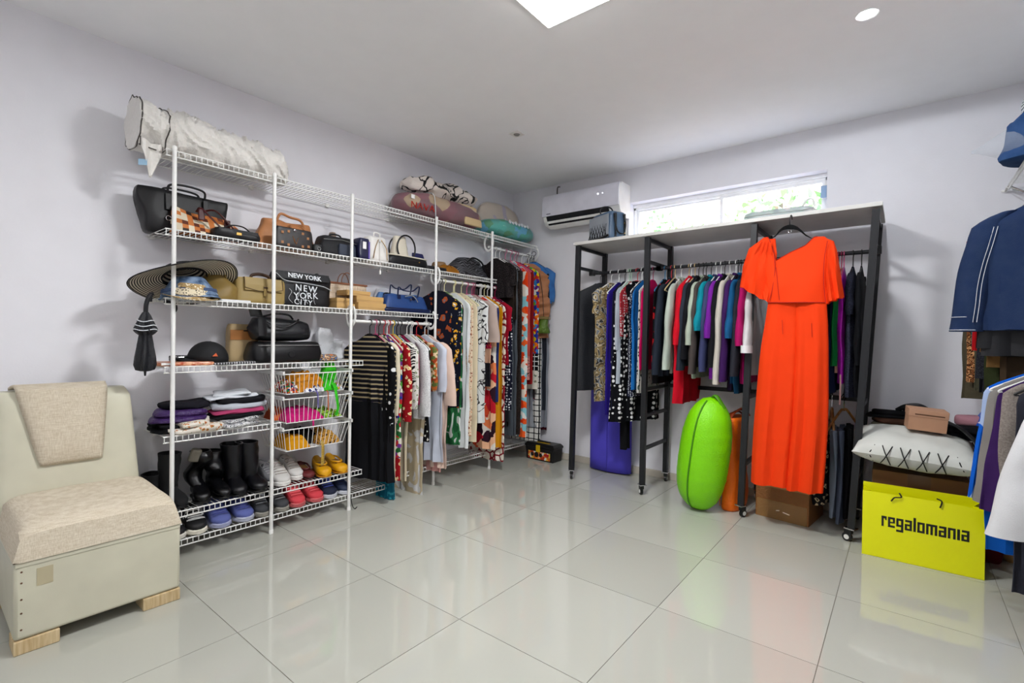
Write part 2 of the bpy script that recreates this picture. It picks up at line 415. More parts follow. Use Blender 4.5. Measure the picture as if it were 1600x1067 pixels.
# air conditioner
ac = thing('air_conditioner', 'white wall-mounted split air conditioner left of the window', 'air conditioner', (.312, YB, 2.385))
prof = [(0, -.14), (-.10, -.15), (-.165, -.135), (-.20, -.09), (-.222, -.02), (-.222, .07), (-.205, .125), (-.16, .15), (0, .15)]
def extr(prof, x0, x1): return MB().loft([[Vector((x, y, z)) for y, z in prof] for x in (x0, x1)])
extr(prof, -.40, .40).build('body', WHITEP, ac, smooth=30, bevel=.006)
extr([(-.2255, -.06), (-.2285, -.01), (-.2285, .075), (-.215, .125), (-.20, .14), (-.19, .13), (-.21, .07), (-.215, -.06)], -.395, .395).build('front_panel', mat('ac_panel', '#d9d8e2', .22), ac, smooth=30)
extr([(-.12, -.158), (-.165, -.143), (-.2, -.098), (-.222, -.062), (-.2245, -.066), (-.206, -.1), (-.17, -.149), (-.12, -.162)], -.35, .30).build('air_outlet', mat('ac_dark', '#15151a', .5), ac, smooth=30)
extr([(-.15, -.165), (-.185, -.14), (-.19, -.146), (-.153, -.171)], -.345, .295).build('louvre', WHITEP, ac, smooth=False)
extr([(-.206, -.125), (-.216, -.107), (-.219, -.110), (-.209, -.128)], -.345, .295).build('louvre', WHITEP, ac, smooth=False)
MB().box(-.345, -.30, -.2305, -.2285, -.045, -.037).build('badge', mat('ac_badge', '#5c5d68', .4), ac, smooth=False)
for x in (.20, .245): MB().lathe([(.001, 0), (.007 if x < .22 else .004, 0), (.007 if x < .22 else .004, .002), (.001, .002)], 16, Matrix.Translation((x, -.2285, .06)) @ Matrix.Rotation(pi/2, 4, 'X')).build('indicator_lamp', mat('ac_led', '#f4f4ff', .3, emit='#f4f6ff', estr=2.5, vary=0), ac)
tag(MB().tube(spl([(-.03, YB-.005, 2.57), (-.03, YB-.05, 2.545), (.0, YB-.1, 2.60), (-.02, YB-.06, 2.64), (-.035, YB-.004, 2.66)]), .006).build('power_cable', mat('cable_grey', '#46423f', .6)), 'dark cable looping above the left end of air conditioner', 'cable')
CG[0] = 1.14     # cloth, leather and furniture colours are a little deeper than their hex values
# ---------------------------------------------------------------- wire shelving on the left wall
XF, XK = -.285, -.60
unit = thing('wire_shelving_unit', 'white wire shelving with seven shelf levels on posts along the left wall', 'shelving', (0, 0, 0))
def wire_shelf(parent, z, y0, y1, xf=XF, xk=XK, step=.0262, mirror=False):
    fr = MB(); r = .0032
    fr.tube([(xf, y0, z), (xf, y1, z)], r*1.15); fr.tube([(xf, y0, z-.03), (xf, y1, z-.03)], r*1.15)
    fr.tube([(xk, y0, z-.004), (xk, y1, z-.004)], r); fr.tube([((xf+xk)/2, y0, z-.006), ((xf+xk)/2, y1, z-.006)], r)
    o = fr.build('wire_shelf', WHITE, parent)
    cw = MB(); n = int((y1-y0)/step); r2 = .0019
    for i in range(n+1):
        y = y0+.004+(y1-y0-.008)*i/n
        cw.tube([(xk, y, z), (xf+.003*(1 if xf > xk else -1), y, z+.001), (xf+.003*(1 if xf > xk else -1), y, z-.03)], r2, 4)
    c = cw.build('cross_wires', WHITE, o); c['kind'] = 'stuff'
    return o
SH = [(2.10, .0, 3.19), (1.70, .0, 2.69), (1.35, .0, 1.93), (1.0, .0, 1.165), (.645, .0, .60), (.25, .0, 1.165), (.10, .0, 1.36), (.15, 1.40, 3.02)]
for z, a, b in SH: wire_shelf(unit, z, a, b)
for y, x in ((.035, -.272), (.54, -.272), (1.058, -.272), (1.815, -.272), (2.475, -.262)):
    p = MB().lathe([(.0105, 0), (.0105, 2.11)], 12, Matrix.Translation((x, y, 0))).build('shelf_post', WHITE, unit)
    MB().lathe([(.013, 0), (.013, .02), (.0105, .024)], 12, Matrix.Translation((x, y, 0))).build('foot_cap', WHITEP, p)
    MB().lathe([(.012, 2.10), (.012, 2.118), (.004, 2.122)], 12, Matrix.Translation((x, y, 0))).build('top_cap', WHITEP, p)
# wall clips and diagonal braces on the back edges
clip = MB().box(XL, XL+.022, -.012, .012, -.014, .012).mesh('wall_clip', WHITEP, False)
for z, a, b in SH:
    k = max(2, int((b-a)/.5))
    for i in range(k+1):
        o = bpy.data.objects.new('wall_clip', clip); COL.objects.link(o); o.parent = unit; o.location = (0, a+.03+(b-a-.06)*i/k, z)
rods = [(1.272, 1.075, 1.80, -.305), (1.628, 1.835, 2.60, -.305), (1.992, 2.49, 3.19, -.32)]
for z, a, b, x in rods:
    r = MB().tube([(x, a, z), (x, b, z)], .0105, 12).build('hanging_rod', WHITE, unit)
    for yy in (a+.004, b-.004):
        MB().tube(arc((x, yy, z+.035), .052, radians(100), radians(440-20), 20, ry=.07), .0045, 8, flat=2.4).build('rod_bracket', WHITEP, r)
# three basket drawers
RUN = mat('runner_grey', '#d9d9d8', .35)
for zi, zb, lab in ((.935, .812, 'topmost white wire basket, holding orange and green drawstring bags'), (.785, .635, 'middle white wire basket, with hot pink mesh cloth'), (.60, .465, 'lowest white wire basket, with leopard print scarf')):
    b = thing('wire_basket', lab, 'basket', (0, 0, 0), group=None)
    y0, y1, x0, x1 = .60, 1.045, -.58, -.255
    m = MB(); m.tube([(x0, y0, zi), (x1, y0, zi), (x1, y1, zi), (x0, y1, zi)], .0038, 6, closed=True)
    m.build('rim', WHITE, b)
    m = MB(); tpr = .03
    nn = 14
    for i in range(nn+1):
        t = i/nn; y = y0+(y1-y0)*t; yb2 = y0+tpr+(y1-y0-2*tpr)*t
        m.tube([(x1, y, zi), (x1-tpr, yb2, zb), (x0+tpr, yb2, zb), (x0, y, zi)], .0019, 4)
    for i in range(1, 9):
        t = i/9; x = x0+(x1-x0)*t; xb = x0+tpr+(x1-x0-2*tpr)*t
        m.tube([(x, y0, zi), (xb, y0+tpr, zb), (xb, y1-tpr, zb), (x, y1, zi)], .0019, 4)
    m.tube([(x0+tpr, y0+tpr, zb), (x1-tpr, y0+tpr, zb), (x1-tpr, y1-tpr, zb), (x0+tpr, y1-tpr, zb)], .003, 6, closed=True)
    o = m.build('wire_mesh', WHITE, b); o['kind'] = 'stuff'
    for yy in (y0-.014, y1+.004):
        MB().box(x0-.01, XF+.045, yy, yy+.012, zi-.004, zi+.018).build('runner', RUN, b, smooth=False, bevel=.002)

# ---------------------------------------------------------------- armless chair
VINYL = mat('ivory_vinyl', '#cfccb9', .42, bump=(120, .08), vary=.05)
LINEN = mat('beige_linen', '#c5baa6', .9, spec=.1, pattern=('weave', 260, ['#ccbfa8', '#e3dac9']), bump=(220, .35))
ch = thing('armless_chair', 'low ivory vinyl armless chair with beige linen seat at left', 'chair', (0, 0, 0))
m = MB(); m.box(-.46, .148, -.575, -.055, .052, .335); m.build('base', VINYL, ch, bevel=.012)
MB().box(.1475, .1505, -.572, -.058, .318, .334).build('welt', VINYL, ch, bevel=.001)
def seatfn(s):
    def fn(u, v):
        x = -.36+.510*u; y = -.577+.524*v; ex, ey = 2*u-1, 2*v-1
        k = max(0, (1-abs(ex)**9)*(1-abs(ey)**9))**.33
        z = .335+ (.118*k+.028*k*(1-u)**.5+.006*nz(u*3, v*3)*k if s > 0 else 0)
        if s > 0 and u > .94: x += .004
        return Vector((x, y, z))
    return fn
MB().grid(seatfn(1), 30, 30).grid(seatfn(-1), 4, 4).build('seat_cushion', LINEN, ch)
m = MB(); rings = []
for t in [0, .0, .03, .1, .25, .45, .65, .82, .93, .98, 1, 1]:
    z = .33+.575*t; xc = -.37-.075*t; q = 1-.35*max(0, (t-.93)/.07)**2
    yr = -.075-.035*t-.02*max(0, (t-.9)/.1)**2; yl = -.585+.01*t
    rings.append([Vector((xc+px_*q, (yl+yr)/2+py_, z)) for px_, py_ in sup(28, .068, (yr-yl)/2, 7)])
m.loft(rings).build('backrest', VINYL, ch)
def flap(u, v):
    # over the top and down the front of the backrest
    w0 = -.53+.085*v; w1 = -.205-.028*v
    y = w0+(w1-w0)*u
    if v < .12: a = v/.12; return Vector((-.50+.125*a, y, .905+.02*sin(pi*a*.6)+.006))
    t = (v-.12)/.88; z = .915-.335*t; xs_ = -.37-.075*((z-.33)/.575)+.068
    e = (1-abs(2*u-1)**6)*(1-t**8)
    return Vector((xs_+.004+.024*e, y, z))
MB().grid(flap, 20, 24).build('headrest_pad', LINEN, ch, solid=.012)
WD = mat('pale_wood', '#cdb88f', .7, pattern=('wood', 60, ['#bfa67c', '#dccaa6']))
for x, y0, y1 in ((.15, -.575, -.45), (.15, -.19, -.055), (-.33, -.575, -.45), (-.33, -.19, -.055)):
    MB().box(x-.11, x, y0, y1, 0, .051).build('foot', WD, ch, smooth=False, bevel=.004)
nm = MB().lathe([(.001, .0025), (.003, .0015), (.0035, 0)], 10, Matrix.Rotation(pi/2, 4, 'Y')).mesh('nail', mat('rusty_nail', '#6b4a33', .5))
for z in (.09, .15, .2, .26, .3):
    o = bpy.data.objects.new('nail', nm); COL.objects.link(o); o.parent = ch; o.location = (.148, -.555, z)
MB().box(.148, .1492, -.515, -.47, .235, .30).build('tape_patch', mat('tape', '#bdb498', .35), ch, smooth=False)

# ---------------------------------------------------------------- black rolling rack by the back wall
rack = thing('rolling_rack', 'long black steel rolling clothes rack with pale top board under the window', 'clothes rack', (0, 0, 0))
fx = [(.478, .515), (1.100, 1.115), (1.795, 1.850), (2.400, 2.490)]   # foot x, head x of the four frames
yf, yk, hw = 2.67, 3.13, .0185
def legm(x0, x1, y):
    return MB().loft([[Vector((xx+a, y+b, z)) for a, b in ((-hw, -hw), (hw, -hw), (hw, hw), (-hw, hw))] for xx, z in ((x0, .085), (x1, 1.94))])
for i, (a, b) in enumerate(fx):
    xa = lambda z: a+(b-a)*(z-.085)/1.855
    for y in (yf, yk):
        l = legm(a, b, y).build('leg', BLACKM, rack, smooth=False, bevel=.0015)
        c = thing('caster', None, None, (a, y, 0)); c.parent = rack; c.rotation_euler.z = [.5, -.3, .8, .2, -.5, .4, 1.2, .1][i*2+(y > 3)]
        MB().box(-.027, .027, -.027, .027, .077, .084).build('plate', STEEL, c, smooth=False)
        MB().box(-.014, .014, -.006, .034, .045, .077).build('fork', BLACKP, c, smooth=False, bevel=.003)
        R90 = Matrix.Translation((0, .02, .026)) @ Matrix.Rotation(pi/2, 4, 'Y')
        MB().lathe([(.001, -.011), (.021, -.011), (.026, -.008), (.026, .008), (.021, .011), (.001, .011)], 20, R90).build('wheel', BLACKP, c)
        MB().lathe([(.001, -.0125), (.014, -.0125), (.014, .0125), (.001, .0125)], 16, R90).build('hub', WHITEP, c)
    zs = [1.925, 1.76]+([.8, .6, .35] if i in (0, 1) else [.8, .35])
    for z in zs:
        if i == 0 and z < .7: continue
        x = xa(z); MB().box(x-.012, x+.012, yf+hw, yk-hw, z-.012, z+.012).build('rung', BLACKM, rack, smooth=False, bevel=.001)
for (i0, i1) in ((0, 1), (1, 2), (2, 3)):
    z = 1.735
    MB().tube([(fx[i0][1]-.01, 2.90, z), (fx[i1][1]+.01, 2.90, z)], .0125, 12).build('hanging_rail', BLACKM, rack)
    for i in (i0, i1): MB().box(fx[i][1]-.022, fx[i][1]+.022, 2.882, 2.918, z-.018, z+.03).build('rail_clamp', BLACKP, rack, smooth=False, bevel=.003)
for i0, i1 in ((1, 2), (2, 3)):
    MB().box(fx[i0][0]+.02, fx[i1][0]+.02, 3.115, 3.14, .785, .815).build('lower_rail', BLACKM, rack, smooth=False, bevel=.002)
m = MB(); m.loft([[Vector(p) for p in ((x, 2.638, z), (x, 3.165, z), (x, 3.165, z+.024), (x, 2.638, z+.024))] for x, z in ((.485, 1.942), (2.52, 1.953))])
m.build('top_board', mat('melamine_board', '#cfcdc9', .35), rack, smooth=False, bevel=.0015)
# ---------------------------------------------------------------- goods on the shelves
def yat(px, py, X): return at(px, py, 0, X).y
def span(a, b, py, X=-.36):
    y0, y1 = yat(a, py, X), yat(b, py, X); return (y0+y1)/2, y1-y0
RZ = pi/2                                            # local x -> world +Y, local -y faces the room
def bag(name, label, a, b, py, z, d, h, m, X=-.42, rz=0, cat='bag', e=4.5, tilt=0, **kw):
    """a bag body seen between pixel columns a and b of the photograph, standing on shelf height z"""
    yc, w_ = span(a, b, py, X+d/2)
    t = thing(name, label, cat, (X, yc, z+.003), rot=(radians(tilt), 0, RZ+radians(rz)))
    o = soft(w_, d, h, e, **kw).build('body', m, t); t['w'] = w_; return t, w_
def handle(t, pts, r, m, name='handle', flat=None, n=8):
    return MB().tube(spl(pts, 7), r, n, flat=flat).build(name, m, t)
def hoop(t, cx, y, z, rx, rz_, m, r=.006, a0=0, a1=180, name='handle', flat=None, lean=0):
    p = arc((cx, y, z), rx, radians(a0), radians(a1), 14, ry=rz_)
    p = [Vector((q.x, q.y+lean*(q.z-z), q.z)) for q in p]
    return MB().tube(p, r, 8, flat=flat).build(name, m, t)
def plate(t, name, w_, h, cx, y, z, m, th=.004, bev=.0015, tilt=0):
    return MB().box(-w_/2, w_/2, -th, 0, -h/2, h/2).build(name, m, t, smooth=False, bevel=bev, loc=(cx, y, z), rot=(radians(tilt), 0, 0))

# --- shelf at 1.70 m
t, w_ = bag('tote_bag', 'large black leather tote bag leaning out over the left end of its shelf', 224, 356, 330, 1.70, .13, .235, BLK, X=-.50, topx=1.12, topy=.55, botx=.88, e=6, bulge=.02, amp=.008, seed=1)
for s in (-1, 1): handle(t, [(-.09, s*.04, .22), (-.08, s*.05, .262), (0, s*.055, .272), (.08, s*.05, .262), (.09, s*.04, .22)], .006, BLK)
MB().tube(arc((-.02, 0, 0), .012, 0, 2*pi, 14)[:-1], .0025, 6, closed=True).build('ring', STEEL, t, loc=(-.07, -.068, .08))
plate(t, 'strap_tab', .025, .09, .09, -.055, .17, BLK, tilt=-8); plate(t, 'strap_tab', .025, .09, -.09, -.055, .17, BLK, tilt=-8)
CHK = mat('check_orange', '#b4703f', .6, pattern=('patch', 26, ['#c98042', '#2b1d1a', '#d8ccb4', '#7b3f22', '#d98e4e', '#e3dac6']))
def checker_bag():
    yc, w_ = span(272, 380, 335, -.36); t = thing('handbag', 'orange, brown and cream chequered handbag slumped in front of the black tote', 'bag', (-.40, yc, 1.703), RZ)
    cm = [mat('check_%d' % i, c, .55) for i, c in enumerate(['#c87f45', '#30201b', '#ddd2bc', '#6b3622'])]
    mb = MB(); nu, nv = 12, 6
    def P(u, v):
        x = (u-.5)*w_*(1-.08*v); hgt = .15-.055*u-.012*sin(u*7)
        return Vector((x, -.07+.085*v**1.4-.01*sin(u*9), v*hgt))
    for i in range(nu):
        for j in range(nv):
            mb.cur = [0, 1, 2, 3][(i+2*(j % 2)+(i*j) % 3) % 4] if (i+j) % 2 else (0 if (i*3+j) % 3 else 2)
            mb.add([P(i/nu, j/nv), P((i+1)/nu, j/nv), P((i+1)/nu, (j+1)/nv), P(i/nu, (j+1)/nv)], [(0, 1, 2, 3)])
    for j in range(nv):
        mb.cur = j % 4; f = lambda u, v: P(u, v)+Vector((0, .10*(1-v*.6), 0))
        mb.add([P(0, j/nv), P(0, (j+1)/nv), f(0, (j+1)/nv), f(0, j/nv)], [(0, 1, 2, 3)]); mb.add([P(1, j/nv), P(1, (j+1)/nv), f(1, (j+1)/nv), f(1, j/nv)], [(0, 1, 2, 3)])
        for i in range(nu): mb.add([f(i/nu, j/nv), f((i+1)/nu, j/nv), f((i+1)/nu, (j+1)/nv), f(i/nu, (j+1)/nv)], [(0, 1, 2, 3)])
    for i in range(nu): mb.cur = 1; mb.add([P(i/nu, 1), P((i+1)/nu, 1), P((i+1)/nu, 1)+Vector((0, .04, 0)), P(i/nu, 1)+Vector((0, .04, 0))], [(0, 1, 2, 3)])
    mb.build('body', cm, t)
    MR = leather('#4c1518', .35)
    handle(t, [(-.06, -.02, .13), (-.05, -.055, .145), (0, -.085, .085), (.06, -.095, .03), (.12, -.085, .02)], .008, MR, flat=.6)
    handle(t, [(-.02, .01, .145), (.03, -.03, .15), (.09, -.05, .09), (.13, -.05, .05)], .008, MR, flat=.6)
    for x in (-.05, .09): MB().box(-.016, .016, -.006, .006, -.03, .03).build('handle_tab', MR, t, loc=(x, -.06+.03*(x > 0), .11-.03*(x > 0)), bevel=.004)
checker_bag()
t, w_ = bag('clutch_bag', 'small black quilted clutch with gold clasp lying at the shelf edge', 336, 408, 355, 1.70, .10, .055, BLK, X=-.345, e=5, bulge=.08, amp=.004, seed=4, topx=.92)
plate(t, 'clasp', .028, .016, .0, -.052, .030, GOLD); plate(t, 'flap_edge', w_*.86, .022, 0, -.0505, .042, BLK2)
handle(t, [(-.07, -.02, .055), (-.03, -.035, .075), (.03, -.035, .075), (.08, -.02, .05)], .004, BLK2)
TAN = leather('#b98256', .5)
t, w_ = bag('tote_bag', 'soft tan leather tote behind the dark monogram pouch', 405, 500, 350, 1.70, .13, .19, TAN, X=-.48, topx=.78, topy=.5, e=3.5, amp=.016, seed=9)
handle(t, [(-.08, -.04, .18), (-.06, -.05, .225), (0, -.05, .215), (.07, -.05, .205), (.10, -.05, .15)], .008, TAN)
handle(t, [(-.05, -.05, .15), (-.03, -.075, .11), (.03, -.08, .10), (.08, -.06, .16)], .006, TAN)
for x in (-.09, 0, .09): MB().tube(spl([(x, -.055, .17), (x+.012, -.072, .1), (x-.008, -.068, .03)]), .006, 6).build('gather', TAN, t)
MONO = mat('monogram_canvas', '#2c2626', .45, pattern=('speck', 30, ['#231f20', '#332c2b']))
t, w_ = bag('pouch', 'dark brown monogram pouch with tan letters in front of the tan tote', 431, 490, 365, 1.70, .045, .125, MONO, X=-.335, e=6, bulge=.03, amp=.003, topx=.94, seed=2)
MT = mat('monogram_tan', '#b07f55', .5, vary=0)
def sticks(t, segs, cx, cz, s, y, m, name='letter', wd=.0028):
    for g in segs:
        mb = MB(); mb.tube([(cx+p[0]*s, y, cz+p[1]*s) for p in g], wd, 6, flat=.45); mb.build(name, m, t, smooth=False)
sticks(t, [[(-.5, .6), (-.15, -.55), (.35, -.55)], [(-.25, .15), (.12, -.85), (.55, .45)]], 0, .055, .033, -.0265, MT)
def flower(t, cx, cz, r, y, m):
    mb = MB()
    for k in range(4):
        a = k*pi/2+pi/4; mb.lathe([(.001, .0015), (r*.45, .001), (r*.5, 0)], 8, Matrix.Translation((cx+cos(a)*r*.6, y, cz+sin(a)*r*.6)) @ Matrix.Rotation(pi/2, 4, 'X'))
    mb.build('flower_print', m, t)
for fx_, fz in ((-.085, .03), (-.085, .09), (-.045, .1), (.05, .1), (.085, .075), (.09, .025), (.05, .02), (-.045, .018)): flower(t, fx_*.95, fz, .009, -.0255, MT)
handle(t, [(-.07, -.01, .12), (-.03, -.02, .145), (.03, -.02, .142), (.08, -.01, .12)], .003, TAN)
MB().lathe([(.001, .003), (.007, .002), (.008, 0)], 14, Matrix.Translation((-.005, -.027, .112)) @ Matrix.Rotation(pi/2, 4, 'X')).build('snap', STEEL, t)
t, w_ = bag('coin_purse', 'tiny black purse squeezed between monogram pouch and black bag', 491, 506, 375, 1.70, .07, .05, BLK, X=-.33, e=3, seed=5)
MB().tube(arc((0, -.037, .02), .011, 0, 2*pi, 12)[:-1], .002, 6, closed=True).build('ring', STEEL, t)
NYL = mat('black_nylon', '#1c1d22', .6, bump=(150, .3))
t, w_ = bag('camera_bag', 'squat black nylon camera bag with slate front pocket', 503, 563, 375, 1.70, .16, .135, NYL, X=-.42, topx=.8, topy=.75, e=4, bulge=.06, amp=.006, seed=7)
MB().add([], []); soft(w_*.42, .03, .075, 4, amp=.003, seed=3).build('front_pocket', mat('slate_nylon', '#3f4757', .55, bump=(150, .3)), t, loc=(.035, -.088, .008))
handle(t, [(-.05, 0, .13), (-.03, 0, .155), (.03, 0, .155), (.05, 0, .13)], .006, NYL)
MB().tube([(-w_*.45, -.078, .10), (0, -.083, .112), (w_*.42, -.078, .10)], .0022, 6).build('zip', STEEL, t)
t, w_ = bag('book_bag', 'navy pouch with violet edge and white card between black bag and white backpack', 562, 578, 380, 1.70, .10, .15, mat('navy_shiny', '#25264a', .35), X=-.37, e=6, seed=8, bulge=0)
plate(t, 'card', .028, .05, -.004, -.051, .10, WHITEP)
plate(t, 'violet_edge', .012, .12, w_*.42, -.05, .07, mat('violet', '#6a5aa8', .5))
WL2 = leather('#e6e4e0', .45)
t, w_ = bag('backpack', 'white leather backpack with a hanging tassel cord', 574, 612, 380, 1.70, .15, .185, WL2, X=-.40, topx=.72, topy=.7, e=3.2, bulge=.08, amp=.008, seed=11)
handle(t, [(-.02, -.03, .18), (-.015, -.03, .215), (.03, -.03, .21), (.03, -.03, .18)], .005, WL2)
for s in (-1, 1): MB().tube(spl([(s*.012, -.075, .16), (s*.045, -.09, .10), (s*.06, -.085, .02)]), .0028, 6).build('piping', GOLD, t)
MB().tube(spl([(.0, -.08, .165), (-.01, -.095, .06), (-.008, -.10, -.03), (-.012, -.10, -.06)]), .0022, 6).build('cord', WL2, t)
MB().lathe([(.002, .03), (.006, .022), (.0075, 0)], 10, Matrix.Translation((-.012, -.10, -.09))).build('tassel', WL2, t)
MB().lathe([(.001, .004), (.008, .002), (.009, 0)], 12, Matrix.Translation((0, -.078, .15)) @ Matrix.Rotation(pi/2, 4, 'X')).build('stud', STEEL, t)
t, w_ = bag('handbag', 'taupe bag strap poking up behind the black camera bag', 516, 530, 345, 1.70, .05, .20, leather('#a08d7c', .5), X=-.56, e=3, seed=12, topx=.6)
CRM = leather('#d9d2c2', .45)
yc, w_ = span(609, 672, 395, -.33); t = thing('handbag', 'cream handbag with black base and large round black loop handle', 'bag', (-.40, yc, 1.703), RZ)
soft(w_, .14, .075, 5, amp=.003, topx=.92, seed=3).build('base', BLK, t); soft(w_*.95, .135, .012, 5, amp=.002).build('rim', CRM, t, loc=(0, 0, .072))
m = MB(); rings = []
for i in range(7): 
    tt = i/6; rings.append([Vector((-.055+x*(1-.12*tt), y, .08+.15*tt+x*.0)) for x, y in sup(24, .075*(1-.25*tt), .05*(1-.5*tt), 3)])
m.loft(rings).build('upper_panel', CRM, t)
for yy in (-.055, .045):
    MB().tube([Vector((p.x, yy, p.z)) for p in arc((-.03, 0, .14), .085, radians(-80), radians(215), 26, ry=.098)], .0062, 8).build('handle', BLK, t)
MB().lathe([(.001, .003), (.005, .002), (.006, 0)], 10, Matrix.Translation((.085, -.072, .045)) @ Matrix.Rotation(pi/2, 4, 'X')).build('snap', GOLD, t)
t, w_ = bag('pouch', 'navy pouch leaning behind the loop handle bag', 648, 668, 385, 1.70, .03, .15, mat('navy_cloth', '#2b2f63', .7), X=-.47, e=6, topx=.8, lean=.03, seed=15)
# fedora and gold item
def hat_mesh(R, r0, h, brim_wave=0, flatn=1, n=48, dome=.8, brim_drop=0, phase=0, curl=0, crown_n=7):
    prof = [(R, 0), (R*.85, 0), ((R+r0)/2, 0), (r0*1.06, .004), (r0, .015)]
    prof += [(r0*(1-(1-dome)*(i/crown_n)), .015+(h-.025)*i/crown_n) for i in range(1, crown_n+1)]
    prof += [(r0*dome*.86, h*.985), (r0*dome*.5, h), (.002, h*.99)]
    mb = MB(); rings = []
    for r, z in prof:
        k = max(0, (r-r0)/(R-r0)) if R > r0 else 0
        rings.append([Vector((r*cos(2*pi*j/n), r*flatn*sin(2*pi*j/n), z+k*k*(brim_wave*sin(2*(2*pi*j/n)+phase)-brim_drop+curl))) for j in range(n)])
    mb.loft(rings, False, True); return mb
def band(R, z, hh, m, t, n=40, dome=1): MB().lathe([(R+.002, z), (R+.0035, z+.002), ((R+.003)*dome, z+hh), (R*dome, z+hh)], n, cap=False).build('hat_band', m, t)
yc = yat(686, 405, -.42)
t = thing('straw_hat', 'brown and grey woven fedora lying on the upper right shelf', 'hat', (-.42, yc, 1.706)); 
hat_mesh(.115, .075, .09, .008, .9).build('body', mat('woven_brown', '#85684c', .85, pattern=('weave', 200, ['#5e4a38', '#a98a66'])), t); band(.075, .016, .02, mat('grey_band', '#77706a', .8), t)
yc, w_ = span(682, 720, 415, -.30); t, w_ = bag('evening_bag', 'shiny gold ruffled evening bag at the edge beside the fedora', 683, 722, 415, 1.70, .07, .06, mat('gold_foil', '#b9802e', .28, metal=.7, bump=(60, .8)), X=-.325, topx=.35, topy=.4, amp=.012, seed=21, lean=-.0)
MB().tube([(-.05, -.02, .03), (0, -.03, .062), (.05, -.02, .03)], .002).build('chain', GOLD, t)
t, w_ = bag('pouch', 'flat black pouch lying under the gold evening bag', 668, 700, 420, 1.70, .08, .028, BLK2, X=-.325, seed=22); plate(t, 'clasp', .012, .008, 0, -.042, .015, GOLD)
t, w_ = bag('duffel_bag', 'slumped black and grey patterned bag at the right end of the shelf', 712, 774, 410, 1.70, .22, .16, mat('leaf_black', '#1d1d22', .6, pattern=('zigzag', 10, ['#1c1c21', '#212127', '#191a1e', '#6a6a70'])), X=-.43, topx=.55, topy=.5, e=2.6, amp=.02, seed=23)
handle(t, [(-.1, -.09, .12), (-.05, -.12, .16), (.06, -.12, .13), (.12, -.1, .06)], .008, BLK)

# --- shelf at 1.35 m : hats
STR = mat('striped_straw', '#c9bfa8', .85, pattern=('ring', 17, ['#1c1a1e', '#a59c88', '#d8d0bd']))
t = thing('sun_hat', 'huge black and cream striped wide-brim sun hat at the left end', 'hat', (-.40, .125, 1.475), rot=(radians(4), radians(-24), 0))
hat_mesh(.25, .10, .055, -.022, 1, 64, phase=2.9, brim_drop=.03).build('body', STR, t, solid=.002)
MB().tube([Vector((.25*cos(a), .25*sin(a), -.03-.022*sin(2*a+2.9))) for a in [2*pi*i/64 for i in range(64)]], .003, 6, closed=True).build('brim_edging', mat('black_braid', '#1a1a1d', .8), t)
MB().lathe([(.101, -.004), (.104, -.010), (.097, .045), (.094, .045)], 44, cap=False).build('inner_band', mat('black_ribbon', '#17171b', .7, bump=(80, .5)), t)
DEN = mat('denim_mottled', '#5c728f', .85, pattern=('speck', 14, ['#3f5878', '#8ca1bb']))
t = thing('bucket_hat', 'blue mottled denim sun hat between the striped hat and beige print hat', 'hat', (-.355, .135, 1.375), rot=(radians(2), radians(-4), .3))
hat_mesh(.145, .125, .095, .0, .95, 44, brim_drop=.02, dome=.62).build('body', DEN, t, solid=.003); band(.125, .012, .018, mat('denim_band', '#46597a', .8), t, dome=.98)
BF = cloth('#b89f74', 'floral', 34, '#efe6d0', '#4a3a28', '#5b4a36')
t = thing('sun_hat', 'beige print sun hat at the front of the hat stack', 'hat', (-.30, .12, 1.358), rot=(0, radians(5), .5))
hat_mesh(.13, .085, .075, .008, .9, 44).build('body', BF, t, solid=.003); band(.085, .012, .034, cloth('#e3d8bf', 'floral', 60, '#30271f', '#e9dfc8'), t, dome=.95)
OLV = leather('#8a7442', .42)
t, w_ = bag('shoulder_bag', 'slouchy olive gold leather shoulder bag beside the hats', 313, 372, 435, 1.35, .15, .155, OLV, X=-.40, topx=.38, topy=.5, e=2.6, amp=.022, seed=31, lean=.0)
handle(t, [(-.04, -.03, .14), (-.02, -.04, .185), (.03, -.04, .17), (.05, -.04, .10)], .010, OLV, flat=.5)
OL2 = leather('#a08b58', .45); DBR = leather('#4a3322', .5)
t, w_ = bag('satchel', 'structured khaki leather satchel with flap, buckle strap and brown trim', 371, 449, 445, 1.35, .11, .15, OL2, X=-.39, topx=.96, topy=.7, e=6, bulge=.02, amp=.004, seed=32)
MB().loft([[Vector((x, y, z)) for x in (-w_*.36, w_*.40) for y in (0,)][:1]+[Vector((w_*.40, y, z)), Vector((w_*.40, y-.004, z)), Vector((-w_*.36, y-.004, z))] for y, z in ((-.041, .152), (-.05, .11), (-.054, .075))]).build('flap', OL2, t, smooth=False, bevel=.003)
MB().tube([(-w_*.36, -.047, .15), (-w_*.36, -.0575, .09), (-w_*.1, -.0595, .073), (w_*.2, -.0595, .073), (w_*.40, -.0575, .088), (w_*.4, -.047, .15)], .0022).build('flap_trim', DBR, t)
plate(t, 'strap', .018, .06, .01, -.058, .075, OL2, .005); plate(t, 'buckle', .024, .01, .01, -.063, .095, DBR, .003)
handle(t, [(-.05, 0, .148), (-.04, 0, .17), (0, -.01, .178), (.05, -.005, .168), (.06, 0, .148)], .009, DBR)
t, w_ = bag('pouch', 'white paper-like sheet folded flat under the khaki satchel', 345, 394, 462, 1.35, .14, .012, mat('white_sheet', '#dfe0e2', .6), X=-.36, e=8, bulge=0, amp=.002, cat='paper')
